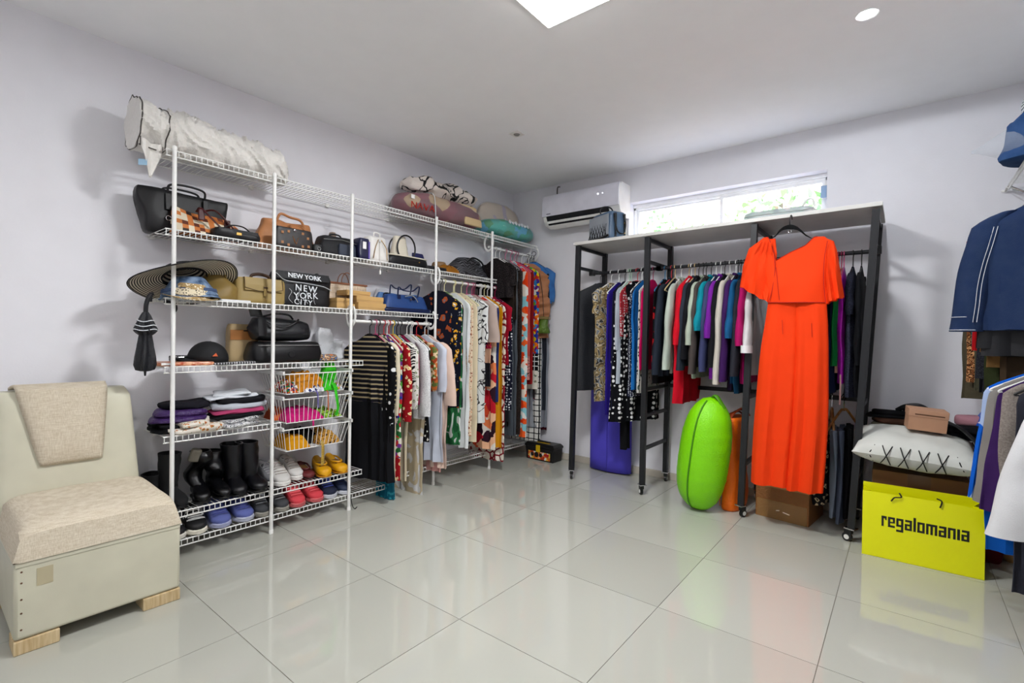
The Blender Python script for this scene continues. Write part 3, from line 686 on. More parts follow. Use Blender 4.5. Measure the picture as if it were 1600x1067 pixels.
# New York bag
NY = mat('ny_canvas', '#15161a', .5)
t, w_ = bag('messenger_bag', 'black canvas bag printed NEW YORK in white letters', 431, 520, 445, 1.35, .12, .215, NY, X=-.44, topx=1.02, topy=.7, e=5, bulge=.03, amp=.008, seed=35)
WP = mat('white_print', '#dfe2e6', .6, vary=0)
def text(t, s, size, cx, y, z, m, tilt=0, rotz=0, bold=.0, name='lettering', spread=1, sx=1, skew=0):
    cu = bpy.data.curves.new('txt', 'FONT'); cu.body = s; cu.size = size; cu.align_x = 'CENTER'; cu.extrude = .0008; cu.offset = bold; cu.space_character = spread; cu.resolution_u = 2
    o = bpy.data.objects.new('txt', cu); COL.objects.link(o); dg = bpy.context.evaluated_depsgraph_get(); dg.update()
    me = bpy.data.meshes.new_from_object(o.evaluated_get(dg)); bpy.data.objects.remove(o)
    me.materials.clear(); me.materials.append(m); me.name = name
    me.transform(Matrix.Rotation(radians(rotz), 4, 'Z') @ Matrix.Diagonal((sx, 1, 1, 1)))
    n_ = bpy.data.objects.new(name, me); COL.objects.link(n_); n_.parent = t; n_.location = (cx, y, z); n_.rotation_euler = (radians(90+tilt), 0, 0); return n_
plate(t, 'flap_band', w_*.92, .05, -.01, -.052, .192, BLK2, .006, tilt=-14)
MB().tube(spl([(-w_*.5, -.06, .20), (-w_*.35, -.066, .158), (0, -.068, .150), (w_*.3, -.066, .14), (w_*.47, -.06, .12)]), .0045, 6, flat=.5).build('white_trim', WP, t)
text(t, 'NEW YORK', .042, -.005, -.0625, .178, WP, tilt=-14, rotz=-2, bold=.0008)
text(t, 'NEW', .058, 0, -.0685, .098, WP, tilt=-4, rotz=-3, bold=.0002, spread=1.25)
text(t, 'YORK', .056, .0, -.069, .052, WP, tilt=-2, rotz=3, bold=.0002, spread=1.15)
text(t, 'CITY', .05, -.02, -.069, .012, WP, tilt=0, rotz=-3, bold=.0002, spread=1.2)
for k in range(5): MB().tube(spl([(-w_*.42+.05*k, -.0665, .13-.02*(k % 2)), (-w_*.38+.05*k, -.068, .09), (-w_*.44+.055*k, -.068, .05), (-w_*.36+.05*k, -.067, .02)]), .0011, 4).build('scribble', WP, t)
handle(t, [(.07, 0, .20), (.10, -.03, .22), (.13, -.03, .15), (.15, -.02, .06)], .006, BLK)
# clear straw tote
STW = mat('pale_straw', '#cdb9a2', .8, pattern=('weave', 120, ['#b9a48c', '#e0d2bf']))
t, w_ = bag('straw_tote', 'pale woven tote with brown trim and two ring handles behind the boxes', 512, 573, 450, 1.35, .08, .19, STW, X=-.50, topx=1.1, topy=.6, e=5, amp=.004, seed=36)
BRT = leather('#8c5f45', .5)
plate(t, 'top_trim', w_*1.08, .013, 0, -.026, .187, BRT, .004)
for yy in (-.03, .02): MB().tube(arc((.0, yy, .19), .045, 0, pi, 16, ry=.075), .0032, 6).build('handle', BRT, t)
# kraft boxes
kb = [('lower left', 524, 556, 483, .0, -.40), ('lower right', 560, 601, 483, .0, -.37)]
def kbox(lab, cy, w_, d, h, z, x, rz=0):
    t = thing('gift_box', lab, 'box', (x, cy, 1.353+z), RZ+radians(rz), 'yellow kraft boxes on the handbag shelf')
    MB().box(-w_/2+.001, w_/2-.001, -d/2+.001, d/2-.001, 0, h-.004).build('tray', KRAFT, t, smooth=False)
    MB().box(-w_/2-.001, w_/2+.001, -d/2-.001, d/2+.001, h*.35, h).build('lid', mat('kraft_lid', '#c8a56e', .75), t, smooth=False, bevel=.001)
y1, w1 = span(526, 556, 480, -.34); y2, w2 = span(558, 601, 480, -.33)
kbox('small yellow kraft box, bottom left of the box stack', y1, w1*.95, .13, .038, 0, -.41)
kbox('yellow kraft box, bottom right of the box stack beside blue handbag', y2, w2, .14, .052, 0, -.385)
kbox('small yellow kraft box on top of bottom left box', y1-.01, w1*.8, .12, .036, .0385, -.41, 2)
kbox('yellow kraft box, middle of the right box stack', y2-.008, w2*.93, .13, .045, .0525, -.39, -3)
kbox('yellow kraft box, topmost of the stack under the tote handles', (y1+y2)/2, .20, .11, .034, .098, -.40, 4)
BLU = leather('#2f4f86', .4); NAV = leather('#1d2950', .38)
t, w_ = bag('handbag', 'royal blue handbag with navy handles and white hardware', 603, 674, 460, 1.35, .13, .135, BLU, X=-.37, topx=.78, topy=.62, e=6, amp=.004, bulge=.02, seed=37)
MB().tube([(-w_*.49, -.066, .03), (w_*.49, -.066, .03)], .003).build('trim', NAV, t); soft(w_*1.0, .137, .032, 7, amp=.002).build('base', NAV, t)
for yy, dz in ((-.05, 0), (.045, .02)): handle(t, [(-.10, yy, .12), (-.10, yy-.01, .185+dz), (-.06, yy-.01, .165+dz), (.03, yy-.01, .165+dz), (.10, yy-.005, .205+dz), (.09, yy, .12)], .007, NAV, flat=.6)
plate(t, 'strap_tab', .03, .03, -.09, -.052, .115, NAV); plate(t, 'strap_tab', .03, .03, .05, -.052, .115, NAV)
MB().tube(spl([(-.04, -.058, .12), (.01, -.075, .13), (.05, -.075, .11), (.075, -.07, .085)]), .004).build('chain', STEEL, t)
MB().lathe([(.001, .004), (.008, .003), (.009, 0)], 14, Matrix.Translation((.015, -.062, .10)) @ Matrix.Rotation(pi/2, 4, 'X')).build('turn_lock', STEEL, t)
t, w_ = bag('handbag', 'lighter blue soft handbag standing behind the royal blue one', 592, 662, 450, 1.35, .09, .155, leather('#5a82b4', .5), X=-.52, topx=.9, topy=.5, e=4, amp=.01, seed=38)
handle(t, [(-.13, -.03, .1), (-.17, -.04, .14), (-.14, -.04, .15), (-.08, -.03, .14)], .006, BLK)
t, w_ = bag('dust_bag', 'white cloth dust bag peeking out above the blue handbags', 590, 612, 440, 1.35, .05, .19, cloth('#dedee2'), X=-.56, topx=.7, e=3, amp=.01, seed=39)

# --- umbrella hanging on the shelf end
um = thing('folding_umbrella', 'black folded umbrella with white stripes hanging by its crook from the shelf', 'umbrella', (-.30, -.045, 1.345))
MB().tube(spl([(-.045, .0, -.015), (-.04, 0, .012), (-.015, .0, .022), (.005, -.015, .012), (.006, -.028, -.03), (.004, -.03, -.07)]), .010, 10).build('handle', BLK2, um)
m = MB(); rings = []
pr = [(-.07, .012), (-.085, .022), (-.12, .036), (-.155, .052), (-.165, .052), (-.175, .042), (-.185, .030), (-.23, .040), (-.29, .048), (-.33, .050), (-.355, .042), (-.362, .02)]
for i, (z, r) in enumerate(pr): rings.append([Vector((r*(1+.22*sin(6*a+i*.5))*cos(a)+.004, -.03+r*(1+.22*sin(6*a+i*.5))*sin(a)*.8, z)) for a in [2*pi*k/28 for k in range(28)]])
m.loft(rings).build('canopy', mat('umbrella_cloth', '#1b1d24', .5, bump=(30, .4)), um)
for z, r in ((-.115, .040), (-.138, .049), (-.158, .054)): MB().tube([Vector((.004+r*1.08*cos(a), -.03+r*.88*sin(a), z+.004*sin(3*a))) for a in [2*pi*k/24 for k in range(24)]], .0022, 6, closed=True).build('white_stripe', WP, um)
MB().lathe([(.004, -.385), (.006, -.36)], 10, Matrix.Translation((.004, -.03, 0))).build('tip', BLKP if 'BLKP' in globals() else BLACKP, um)
uc = thing('folding_umbrella', 'curved black handle hooked under the shelf beside the striped umbrella', 'umbrella', (-.30, .035, 1.335))
MB().tube(spl([(0, -.03, .0), (0, -.01, -.006), (0, .012, -.012), (0, .018, -.035), (0, .014, -.05)]), .009, 10).build('handle', BLK2, uc)

# --- shelf at 1.00 m
t = thing('baseball_cap', 'black cap with a small orange logo', 'cap', (-.385, .235, 1.018), rot=(0, radians(6), radians(70)))
m = MB(); rings = []
for i in range(9):
    a = i/8*pi/2; rings.append([Vector((.092*cos(a)*cos(b)*1.08, .088*cos(a)*sin(b), .112*sin(a)**.85)) for b in [2*pi*k/32 for k in range(32)]])
m.loft(rings, False).build('crown', mat('cap_black', '#17171b', .75), t, solid=.002)
def brim(u, v):
    a = radians(-62+124*u)+pi; r = .088+.075*v*(sin(pi*u)**.5); return Vector((r*cos(a)*1.1, r*sin(a)*.98, .008-.03*v*(2*abs(u-.5))**2+.004*v))
MB().grid(brim, 16, 6).build('brim', mat('cap_black', '#17171b', .75), t, solid=.003)
MB().lathe([(.001, .004), (.006, .002), (.007, 0)], 12, Matrix.Translation((0, 0, .11))).build('button', BLACKP, t)
MB().add([(-.012, 0, 0), (.014, 0, .002), (.002, 0, .02)], [(0, 1, 2)]).build('logo', mat('logo_orange', '#e5774f', .5), t, False, loc=(.03, -.0885, .035), rot=(radians(14), 0, .3), solid=.003)
t, w_ = bag('package', 'flat orange wrapped package on the left end of shelf', 251, 338, 562, 1.0, .15, .022, mat('orange_wrap', '#c96a3b', .3, pattern=('speck', 30, ['#b24d24', '#e9b693'])), X=-.36, rz=-6, e=6, amp=.006, seed=41, cat='package')
plate(t, 'label', .05, .012, -.09, -.076, .012, WHITEP)
t, w_ = bag('clutch_bag', 'thin black clutch with white speckles behind the orange package', 270, 320, 545, 1.0, .08, .05, mat('speck_black', '#1c1c20', .5, pattern=('dots', 60, ['#1c1c20', '#d0d0d0'])), X=-.47, seed=42); plate(t, 'zip', w_*.8, .003, 0, -.041, .04, STEEL)
t, w_ = bag('wallet', 'flat black wallet with grey stripes lying beside the cap', 335, 400, 565, 1.0, .10, .014, mat('wallet_stripe', '#26262b', .5, pattern=('vstripe', 14, ['#1c1c20', '#24242a', '#b9b9bd'])), X=-.33, e=7, seed=43, cat='wallet'); plate(t, 'snap', .01, .006, 0, -.051, .008, STEEL)
BG = leather('#b8a27c', .55)
t, w_ = bag('tote_bag', 'tall beige leather bag with tan band behind the black cap', 359, 402, 530, 1.0, .08, .23, BG, X=-.53, topx=.95, e=6, amp=.004, seed=44)
plate(t, 'tan_band', w_*.98, .06, 0, -.041, .165, leather('#b07a45', .5), .003); plate(t, 'strap', .05, .008, .02, -.046, .19, BLK2)
m = MB(); m.tube(arc((.0, 0, .085), .085, radians(95), radians(265), 16, ry=.085), .006, 8, flat=3).build('round_gusset', leather('#a5885f', .5), t, loc=(.13, -.05, 0))
t, w_ = bag('duffel_bag', 'lower black leather duffel bag, with the other one on top', 399, 506, 550, 1.0, .18, .125, BLK, X=-.42, e=5, bulge=.04, amp=.006, seed=45, topy=.85, topx=.97)
MB().tube([(-w_*.46, -.088, .105), (w_*.46, -.088, .105)], .002).build('zip', STEEL, t); MB().lathe([(.001, .002), (.018, .002), (.020, 0)], 20, Matrix.Translation((0, -.093, .05)) @ Matrix.Rotation(pi/2, 4, 'X')).build('emblem', BLK2, t)
BK3 = leather('#1e1f24', .3)
yc, w_ = span(393, 495, 510, -.36); t = thing('duffel_bag', 'upper black leather duffel with looping handles, lying on another bag', 'bag', (-.43, yc, 1.133), RZ)
m = MB(); rings = []
for i in range(11):
    tt = i/10; x = (tt-.5)*w_*.98; q = (1-abs(2*tt-1)**5)**.4*.95+.05; hh = .155-.03*tt
    rings.append([Vector((x, a*q*(1-.25*(b > 0)), hh*.5+b*q+.003*nz(x*20, a*30, b*30))) for a, b in sup(28, .082, hh*.5, 3)])
m.loft(rings).build('body', BK3, t)
handle(t, [(-.12, -.07, .12), (-.08, -.088, .095), (-.02, -.092, .085), (.05, -.088, .115), (.08, -.07, .135)], .006, BLK); handle(t, [(-.1, .02, .15), (-.03, .0, .17), (.05, .0, .165), (.09, .02, .14)], .006, BLK)
plate(t, 'end_panel', .05, .11, -w_*.36, -.083, .085, BLK2, .004, tilt=-6)
plate(t, 'end_flap', .07, .05, -w_*.42, -.045, .165, BLK, .008, tilt=-30)
t, w_ = bag('towel_pack', 'white packaged cloth standing behind the black duffels', 496, 523, 530, 1.0, .05, .22, mat('white_pack', '#d8dade', .4, bump=(12, .5)), X=-.55, e=4, amp=.012, seed=46, topx=.8, cat='package')
t, w_ = bag('towel_pack', 'smaller white packaged cloth near the middle post', 517, 536, 545, 1.0, .05, .13, mat('white_pack', '#d8dade', .4), X=-.55, e=4, amp=.008, seed=47, cat='package')
SC = mat('scarf_multi', '#a06a45', .7, pattern=('swirl', 22, ['#b9764a', '#2b2f45', '#d9b994', '#3b2b2b', '#6d7ea0']))
t, w_ = bag('scarf', 'folded blue and orange patterned scarf right of the duffels', 503, 532, 555, 1.0, .14, .045, SC, X=-.38, e=4, amp=.01, seed=48, topx=.8, cat='scarf')

# --- folded clothes on the 0.645 m shelf
def folded(label, a, b, py, z, d, h, m, X=-.42, rz=0, dx=0, layers=3, seed=0, cat='clothes', name='folded_garment', topx=.8):
    yc, w_ = span(a, b, py, X+d/2); t = thing(name, label, cat, (X, yc, z+.002), RZ+radians(rz))
    for k in range(layers):
        s = 1-(1-topx)*k/max(1, layers-1)
        q = soft(w_*s, d*(1-.04*k), h/layers*1.12, 4, lev=4, round_=.35, amp=.017, bulge=.0, seed=seed+k*3, freq=11)
        q.build('fold_layer', m if not isinstance(m, list) else m[k % len(m)], t, loc=(nz(seed, k)*.02, nz(k, seed)*.015, h/layers*k))
    return t
Z = .648
folded('black folded garment at the very bottom left of the pile', 246, 300, 670, Z, .26, .045, cloth('#191a1e'), X=-.45, layers=2, seed=1)
folded('white folded top with small floral print at the shelf front', 268, 352, 662, Z, .17, .055, cloth('#e3ddd3', 'floral', 26, '#c9884c', '#7c3b52', '#6f8a54'), X=-.355, layers=2, seed=2, topx=.6)
folded('crumpled purple satin garment on the folded pile', 248, 335, 640, Z+.05, .22, .06, mat('purple_satin', '#472a66', .4, bump=(14, .9)), X=-.44, layers=2, seed=3, topx=.9)
folded('dark grey folded garment on top of the purple one', 262, 330, 625, Z+.112, .18, .035, cloth('#23222a'), X=-.47, layers=1, seed=4)
folded('grey and white zebra folded blouse at the shelf front', 345, 412, 660, Z, .20, .045, cloth('#cfcfd0', 'swirl', 18, '#8f9096', '#e3e3e3', '#55565c', '#d5d5d6'), X=-.37, layers=2, seed=5)
folded('black and pink folded garments in the white pile', 338, 420, 645, Z+.047, .20, .045, [cloth('#1b1b20'), cloth('#b04a72')], X=-.40, layers=2, seed=6, topx=.95)
folded('light grey folded knit in the white pile', 336, 420, 632, Z+.094, .20, .03, cloth('#b9bec6'), X=-.42, layers=1, seed=7, topx=.9)
folded('black folded shirt near the top of the white pile', 350, 415, 628, Z+.123, .18, .028, cloth('#202127'), X=-.42, layers=1, seed=8)
folded('white folded shirt topmost of the white pile', 330, 408, 620, Z+.15, .18, .035, cloth('#dfe3e8'), X=-.45, layers=2, seed=9, topx=.7)

# --- basket contents
def heap(label, y0, y1, z, h, m, x0=-.54, x1=-.29, seed=0, name='bundle', cat='cloth', amp=.03, n=26):
    mb = MB()
    def fn(u, v):
        k = max(0, (1-abs(2*u-1)**3)*(1-abs(2*v-1)**3))**.45
        return Vector((x0+(x1-x0)*v, y0+(y1-y0)*u, z+h*k*(.8+.25*nz(u*3+seed, v*3))+amp*k*nz(u*9+seed, v*9)+amp*.6*k*nz(u*22, v*22+seed)))
    mb.grid(fn, n, n); mb.grid(lambda u, v: Vector((x0+(x1-x0)*v, y0+(y1-y0)*u, z-.002)), 3, 3)
    return tag(mb.build(name, m), label, cat)
CR = dict(rough=.7, bump=(16, 1))
heap('small red, green and white print bikini in the top basket', .64, .75, .818, .07, cloth('#c33b35', 'patch', 55, '#3f8a4a', '#e8e4da', '#2a3a70', '#d4642f'), seed=1)
heap('orange mesh drawstring bag heaped in the top basket', .70, .90, .818, .135, mat('orange_mesh', '#dd9514', .6, bump=(40, 1)), seed=2, amp=.03)
heap('white and violet patterned cloth under the orange bag in the basket', .74, .90, .816, .05, cloth('#d5d3d8', 'patch', 40, '#3b3d6b', '#b9b9c4', '#e8e8ee'), x1=-.275, seed=3)
heap('neon green mesh bag in the middle of the top basket', .87, .97, .818, .10, mat('neon_green', '#3fd11f', .55, bump=(40, 1)), x1=-.27, seed=4, amp=.05)
heap('pastel printed cloth at right in the top basket', .93, 1.02, .818, .05, cloth('#b9c4cc', 'patch', 60, '#d8b24a', '#9c5c8c', '#dfe3e6'), seed=5)
o = soft(.12, .11, .13, 2.4, amp=.008, seed=6, topx=.5, topy=.5, bulge=.2).build('drawstring_pouch', mat('neon_green', '#3fd11f', .55), loc=(-.40, .975, .865), rot=RZ); tag(o, 'round neon green pouch with gathered top above the top basket', 'pouch')
MB().tube(spl([(0, 0, .12), (.02, 0, .14), (.0, .01, .155), (-.02, 0, .14), (0, 0, .125)]), .009, 7).build('gathered_top', mat('neon_green', '#3fd11f', .55), o)
o = tag(MB().tube(spl([(-.27, .93, .86), (-.252, .935, .83), (-.246, .945, .76), (-.248, .955, .70), (-.262, .95, .655)]), [.012, .011]+[.011]*20+[.014]*3, 7, flat=.5).build('bikini_strap', mat('neon_green', '#3fd11f', .55)), 'neon green strap dangling from top basket to the middle one', 'strap')
for yy, c, lb, L_ in ((.815, '#6b5fa8', 'violet and gold beaded cord dangling from the top basket', .085), (.885, '#c26a3a', 'thin orange cord dangling from the top basket', .11)):
    tag(MB().tube(spl([(-.275, yy, .82), (-.252, yy, .80), (-.25, yy+.002, .80-L_)]), .0035, 6).build('cord', mat('cord'+c, c, .6)), lb, 'cord')
heap('hot pink mesh cloth filling the middle basket', .64, .88, .64, .085, mat('hot_pink', '#e0108a', .6, bump=(50, .9)), x1=-.285, seed=7, amp=.012)
heap('lime green and brown cloth at right in the middle basket', .86, 1.01, .64, .05, cloth('#8fc93a', 'swirl', 20, '#b9d96a', '#5a3f2a', '#7fbf35'), seed=8)
heap('dark red and orange cloth at left in the middle basket', .61, .68, .642, .09, cloth('#a3402a', 'vstripe', 10, '#7c2a22', '#cf6a35'), x1=-.4, seed=9)
tag(MB().tube(spl([(-.29, .805, .64), (-.285, .805, .62), (-.285, .806, .598)]), .006, 6).build('strap', mat('hot_pink', '#e0108a', .6)), 'hot pink strap poking down through the middle basket', 'strap')
heap('mustard yellow cloth in the lowest basket', .65, .79, .468, .085, cloth('#d39a1c'), seed=10, x1=-.29, amp=.012)
heap('leopard print scarf at right in the lowest basket', .86, 1.0, .468, .09, cloth('#c79a4e', 'floral', 40, '#2a1c12', '#8a5a2a'), seed=11)
heap('black lace garment behind in the lowest basket', .74, .92, .468, .10, cloth('#1c1a1d'), x0=-.56, x1=-.38, seed=12)
o = tag(MB().tube(spl([(-.262, .85, .50), (-.25, .852, .47), (-.25, .852, .40), (-.25, .85, .345)]), .010, 6, flat=.35).build('beaded_tassel', mat('gold_beads', '#c9a23c', .4, pattern=('hstripe', 30, ['#4a3415', '#e3c05a']))), 'gold beaded strap hanging out of the lowest basket', 'strap')
# ---------------------------------------------------------------- shoes
def shoe(name, label, px, py, z, m, X=-.40, L=.25, Wd=.09, rz=0, sole='#e6e4e0', lace=None, kind='trainer', group=None, h=.10, stripes=None, yoff=0):
    """toe points to the room (+X)"""
    t = thing(name, label, 'shoe', (X, yat(px, py, X+.05)+yoff, z+.003), radians(rz), group)
    def ring(x, wd, zz, hh, n=20, e=2.6):
        return [Vector((x, a, max(zz, zz+hh/2+b))) for a, b in sup(n, wd/2, hh/2, e)]
    xs_ = [-.5, -.47, -.38, -.22, -.05, .12, .26, .38, .46, .495]
    wd = [.35, .6, .74, .74, .78, .92, 1, .92, .62, .2]
    hh = [.80, .98, 1.08, 1.02, .92, .72, .50, .40, .33, .2] if kind != 'flat' else [.55, .6, .55, .42, .36, .34, .34, .32, .28, .18]
    sh = .022 if kind != 'flat' else .006
    MB().loft([ring(x*L, w2*Wd*1.04, 0, sh, e=5) for x, w2 in zip(xs_, wd)]).build('sole', mat('sole'+sole, sole, .6), t)
    MB().loft([ring(x*L*.98, w2*Wd, sh*.8, q*h) for x, w2, q in zip(xs_, wd, hh)]).build('upper', m, t)
    def surf(x, y, e=2.6):
        q = x/(L*.98); i = max(0, min(len(xs_)-2, sum(1 for a in xs_ if a <= q)-1)); f = (q-xs_[i])/(xs_[i+1]-xs_[i])
        H = (hh[i]+(hh[i+1]-hh[i])*f)*h; W_ = (wd[i]+(wd[i+1]-wd[i])*f)*Wd/2
        return Vector((x, y, sh*.8+H/2+H/2*max(0, 1-min(1, abs(y)/W_)**e)**(1/e)+.002))
    if kind == 'flat':
        MB().loft([[Vector((-.14*L+a, b, .30*h+zz)) for a, b in sup(18, .30*L*q, .27*Wd*q, 2.4)] for q, zz in ((1, .012), (.98, .018), (.3, .019))]).build('insole', mat('insole_tan', '#7d5a2a', .7), t)
        MB().tube([Vector((-.12*L+a, b, .42*h+.012-.06*h*(a > 0))) for a, b in sup(22, .34*L, .36*Wd, 2.4)], .006, 6, closed=True).build('collar', m, t)
    else:
        MB().loft([[Vector((-.28*L+a, b, h*.98+zz)) for a, b in sup(18, .15*L*q, .30*Wd*q, 2.4)] for q, zz in ((1, -.004), (1, .012), (.8, .012), (.75, -.01))], True, True).build('collar', BLK2 if sole != '#101010' else m, t)
        MB().loft([[Vector((-.10*L+.25*L*s_, a, sh+h*.93-.30*h*s_+b)) for a, b in sup(10, .2*Wd, .004, 3)] for s_ in (0, .5, 1)]).build('tongue', m, t)
        if lace:
            lm_ = mat('lace'+lace, lace, .7)
            for i in range(4):
                x = (.03+.075*i)*L; s2 = .34*Wd
                MB().tube([surf(x, -s2), surf(x+.004, -s2*.4), surf(x+.004, s2*.4), surf(x, s2)], .0042, 5).build('lace', lm_, t)
            MB().tube(spl([(-.05*L, -.01, sh+h*.92), (-.02*L, -.035, sh+h*.88), (.05*L, -.03, sh+h*.72), (-.03*L, 0, sh+h*.95), (.04*L, .03, sh+h*.75), (-.04*L, .03, sh+h*.9)]), .0024, 5).build('lace_bow', lm_, t)
        if stripes:
            for i in range(3):
                x = (.02+.11*i)*L
                MB().tube([surf(x, y) for y in (-.42*Wd, -.3*Wd, -.15*Wd, 0, .15*Wd, .3*Wd, .42*Wd)], .0055, 6, flat=.5).build('stripe', mat('stripe_white', '#e9e9e9', .6), t)
        MB().loft([ring(x*L, w2*Wd*1.03, sh*.5, hz, e=3) for x, w2, hz in ((.36, .93, .02), (.44, .78, .018), (.5, .32, .012))]).build('toe_cap', mat('sole'+sole, sole, .6), t)
    return t
zz = .105
shoe('sneaker', 'black sneaker mostly hidden behind the chair corner, lowest shelf', 272, 830, zz, mat('sn_black', '#17171a', .6), lace='#e4e4e4', sole='#dcdad2', h=.08)
shoe('sneaker', 'black sneaker with three white stripes on the lowest shelf', 306, 820, zz, mat('sn_black', '#17171a', .6), sole='#e4e0d4', lace='#dddddd', stripes=True, rz=-4, Wd=.10)
mv = mat('sn_blue', '#6670ad', .65, bump=(120, .4))
shoe('running_shoe', 'left periwinkle blue running shoe on the lowest shelf', 343, 805, zz, mv, lace='#4f57a0', rz=-3, sole='#a9adca', Wd=.105)
shoe('running_shoe', 'right periwinkle blue running shoe beside the grey pair', 377, 797, zz, mv, lace='#4f57a0', rz=3, sole='#b9bccc', Wd=.105)
mg = mat('sn_grey', '#45474b', .65, bump=(120, .4))
shoe('running_shoe', 'left dark grey running shoe beside the blue pair', 408, 790, zz, mg, lace='#8a8c90', rz=-5, sole='#9b9890')
shoe('running_shoe', 'right dark grey running shoe behind the white post', 435, 783, zz, mg, lace='#8a8c90', rz=2, sole='#9b9890')
mc = mat('sn_coral', '#d94a55', .6, bump=(120, .4))
shoe('running_shoe', 'left coral red running shoe on the lowest shelf', 462, 778, zz, mc, lace='#f07a80', rz=-4, sole='#c96a6c', Wd=.10)
shoe('running_shoe', 'right coral red running shoe beside the navy pair', 488, 770, zz, mc, lace='#f07a80', rz=5, sole='#c96a6c', Wd=.10)
mn = mat('sn_navy', '#1d2744', .65, bump=(120, .4))
shoe('running_shoe', 'left navy running shoe with blue laces on the lowest shelf', 512, 762, zz, mn, lace='#4a5ab0', rz=-4, sole='#c9ccd4', Wd=.10)
shoe('running_shoe', 'right navy running shoe nearest the third post', 532, 757, zz, mat('sn_navy2', '#22304c', .6), lace='#2c3b66', rz=5, sole='#c9ccd4')
z2 = .256
shoe('sneaker', 'left white canvas shoe with grey strap on the upper shoe shelf', 440, 735, z2, mat('sn_white', '#cfcdca', .7), lace='#a9a39c', rz=-8, sole='#e2e0dc', Wd=.10)
shoe('sneaker', 'right white canvas shoe half hidden behind its pair', 460, 728, z2, mat('sn_white', '#cfcdca', .7), lace='#a9a39c', rz=-4, X=-.46)
shoe('sneaker', 'grey shoe tucked in the shade beside the left white one', 422, 738, z2, mat('sn_shade', '#77777a', .7), X=-.45, rz=3, lace='#8e8e90')
shoe('flat_shoe', 'maroon slip-on shoe between the white shoe and yellow sandals', 482, 722, z2, leather('#6b2b2e', .5), X=-.43, kind='flat', rz=-12, sole='#3a1d1d', h=.10)
YE = mat('yellow_rubber', '#dba514', .4)
for px, lab, rz_ in ((508, 'left yellow clog with round holes on the upper shoe shelf', -14), (531, 'right yellow clog with round holes beside the post', -6)):
    t = shoe('clog', lab, px, 722, z2, YE, kind='flat', X=-.385, rz=rz_, sole='#c98f16', h=.15, Wd=.092)
    for a, b in ((.02, .02), (.05, -.02), (.05, .025), (.08, 0)): MB().lathe([(.001, .002), (.006, .001), (.007, -.002)], 12, Matrix.Translation((a, b, .072-.25*a))).build('vent_hole', mat('hole_brown', '#6d4a10', .8), t)
# boots
def boot(label, px, py, z, m, X=-.42, h=.28, rz=0, L=.24, Wd=.085, slump=0, seed=0, lean=0, toe='round', shaft=.052, name='boot'):
    t = thing(name, label, 'boot', (X, yat(px, py, X+.06), z+.003), radians(rz))
    def ring(x, wd, zz, hh, e=2.6): return [Vector((x, a, max(zz, zz+hh/2+b))) for a, b in sup(20, wd/2, hh/2, e)]
    xs_ = [-.36, -.34, -.22, -.05, .12, .26, .38, .46, .495]; wd = [.4, .68, .76, .74, .88, 1, .9, .6, .2]; hh = [.5, .8, 1.1, 1.05, .82, .66, .54, .42, .24]
    MB().loft([ring(x*L, w2*Wd*1.03, 0, .012, 5) for x, w2 in zip(xs_, wd)]).build('sole', mat('sole_black', '#101012', .5), t)
    MB().loft([ring(x*L, w2*Wd, .01, q*.085) for x, w2, q in zip(xs_, wd, hh)]).build('foot', m, t)
    m2 = MB(); rings = []
    for i in range(14):
        tt = i/13; zc = .03+(h-.03)*tt; r = shaft*(.82+.35*tt+.04*sin(tt*17+seed)*(1 if slump else .2)); k = .0
        xo = -.17*L+lean*tt*tt*h+slump*.03*sin(tt*8+seed); yo = slump*.02*sin(tt*7+seed*2)
        rings.append([Vector((xo+r*1.1*cos(a)+.004*nz(cos(a)*2, sin(a)*2, tt*6+seed)*2, yo+r*.85*sin(a)+.004*nz(a, tt*9, seed), zc)) for a in [2*pi*j/24 for j in range(24)]])
    r0 = rings[-1]; c = sum(r0, Vector())/24
    rings.append([c+(p-c)*.86 for p in r0]); rings.append([c+(p-c)*.8-Vector((0, 0, .06)) for p in r0])
    m2.loft(rings).build('shaft', m, t); return t
PB = leather('#121215', .22); SB = mat('suede_black', '#17171a', .85, bump=(60, .3))
boot('short black boot standing at the far left end of the upper shoe shelf', 243, 745, .256, SB, X=-.47, h=.16, rz=-20)
boot('black suede boot behind the chair corner, beside the slumped patent boots', 275, 765, .256, SB, X=-.42, h=.27, rz=8, lean=.05)
boot('black patent boot with folded shaft, left one of the slumped pair', 318, 745, .256, PB, X=-.41, h=.26, rz=-8, slump=1, seed=1)
boot('black patent boot with folded shaft, right one of the slumped pair', 346, 735, .256, PB, X=-.41, h=.24, rz=6, slump=1, seed=3)
o = tag(soft(.05, .035, .07, 3, amp=.004).build('boot_cuff', mat('taupe_lining', '#7c776c', .7), loc=(-.40, yat(304, 690, -.38), .476), rot=(.3, .2, RZ)), 'taupe boot lining cuff folded out above the patent boots', 'boot cuff')
WB = leather('#15151a', .3)
boot('tall smooth black boot, left of the upright pair', 374, 740, .256, WB, X=-.39, h=.27, rz=-6, lean=-.1, shaft=.06, Wd=.095)
boot('tall smooth black boot, right of the upright pair beside the second post', 402, 735, .256, WB, X=-.38, h=.27, rz=5, lean=-.12, shaft=.06, Wd=.095)
tag(MB().tube(spl([(-.275, 1.07, .10), (-.255, 1.075, .03), (-.25, 1.09, .006), (-.27, 1.12, .006)]), .003).build('power_cable', mat('cable_black', '#141417', .5)), 'thin black cord trailing to the floor at the third post', 'cable')

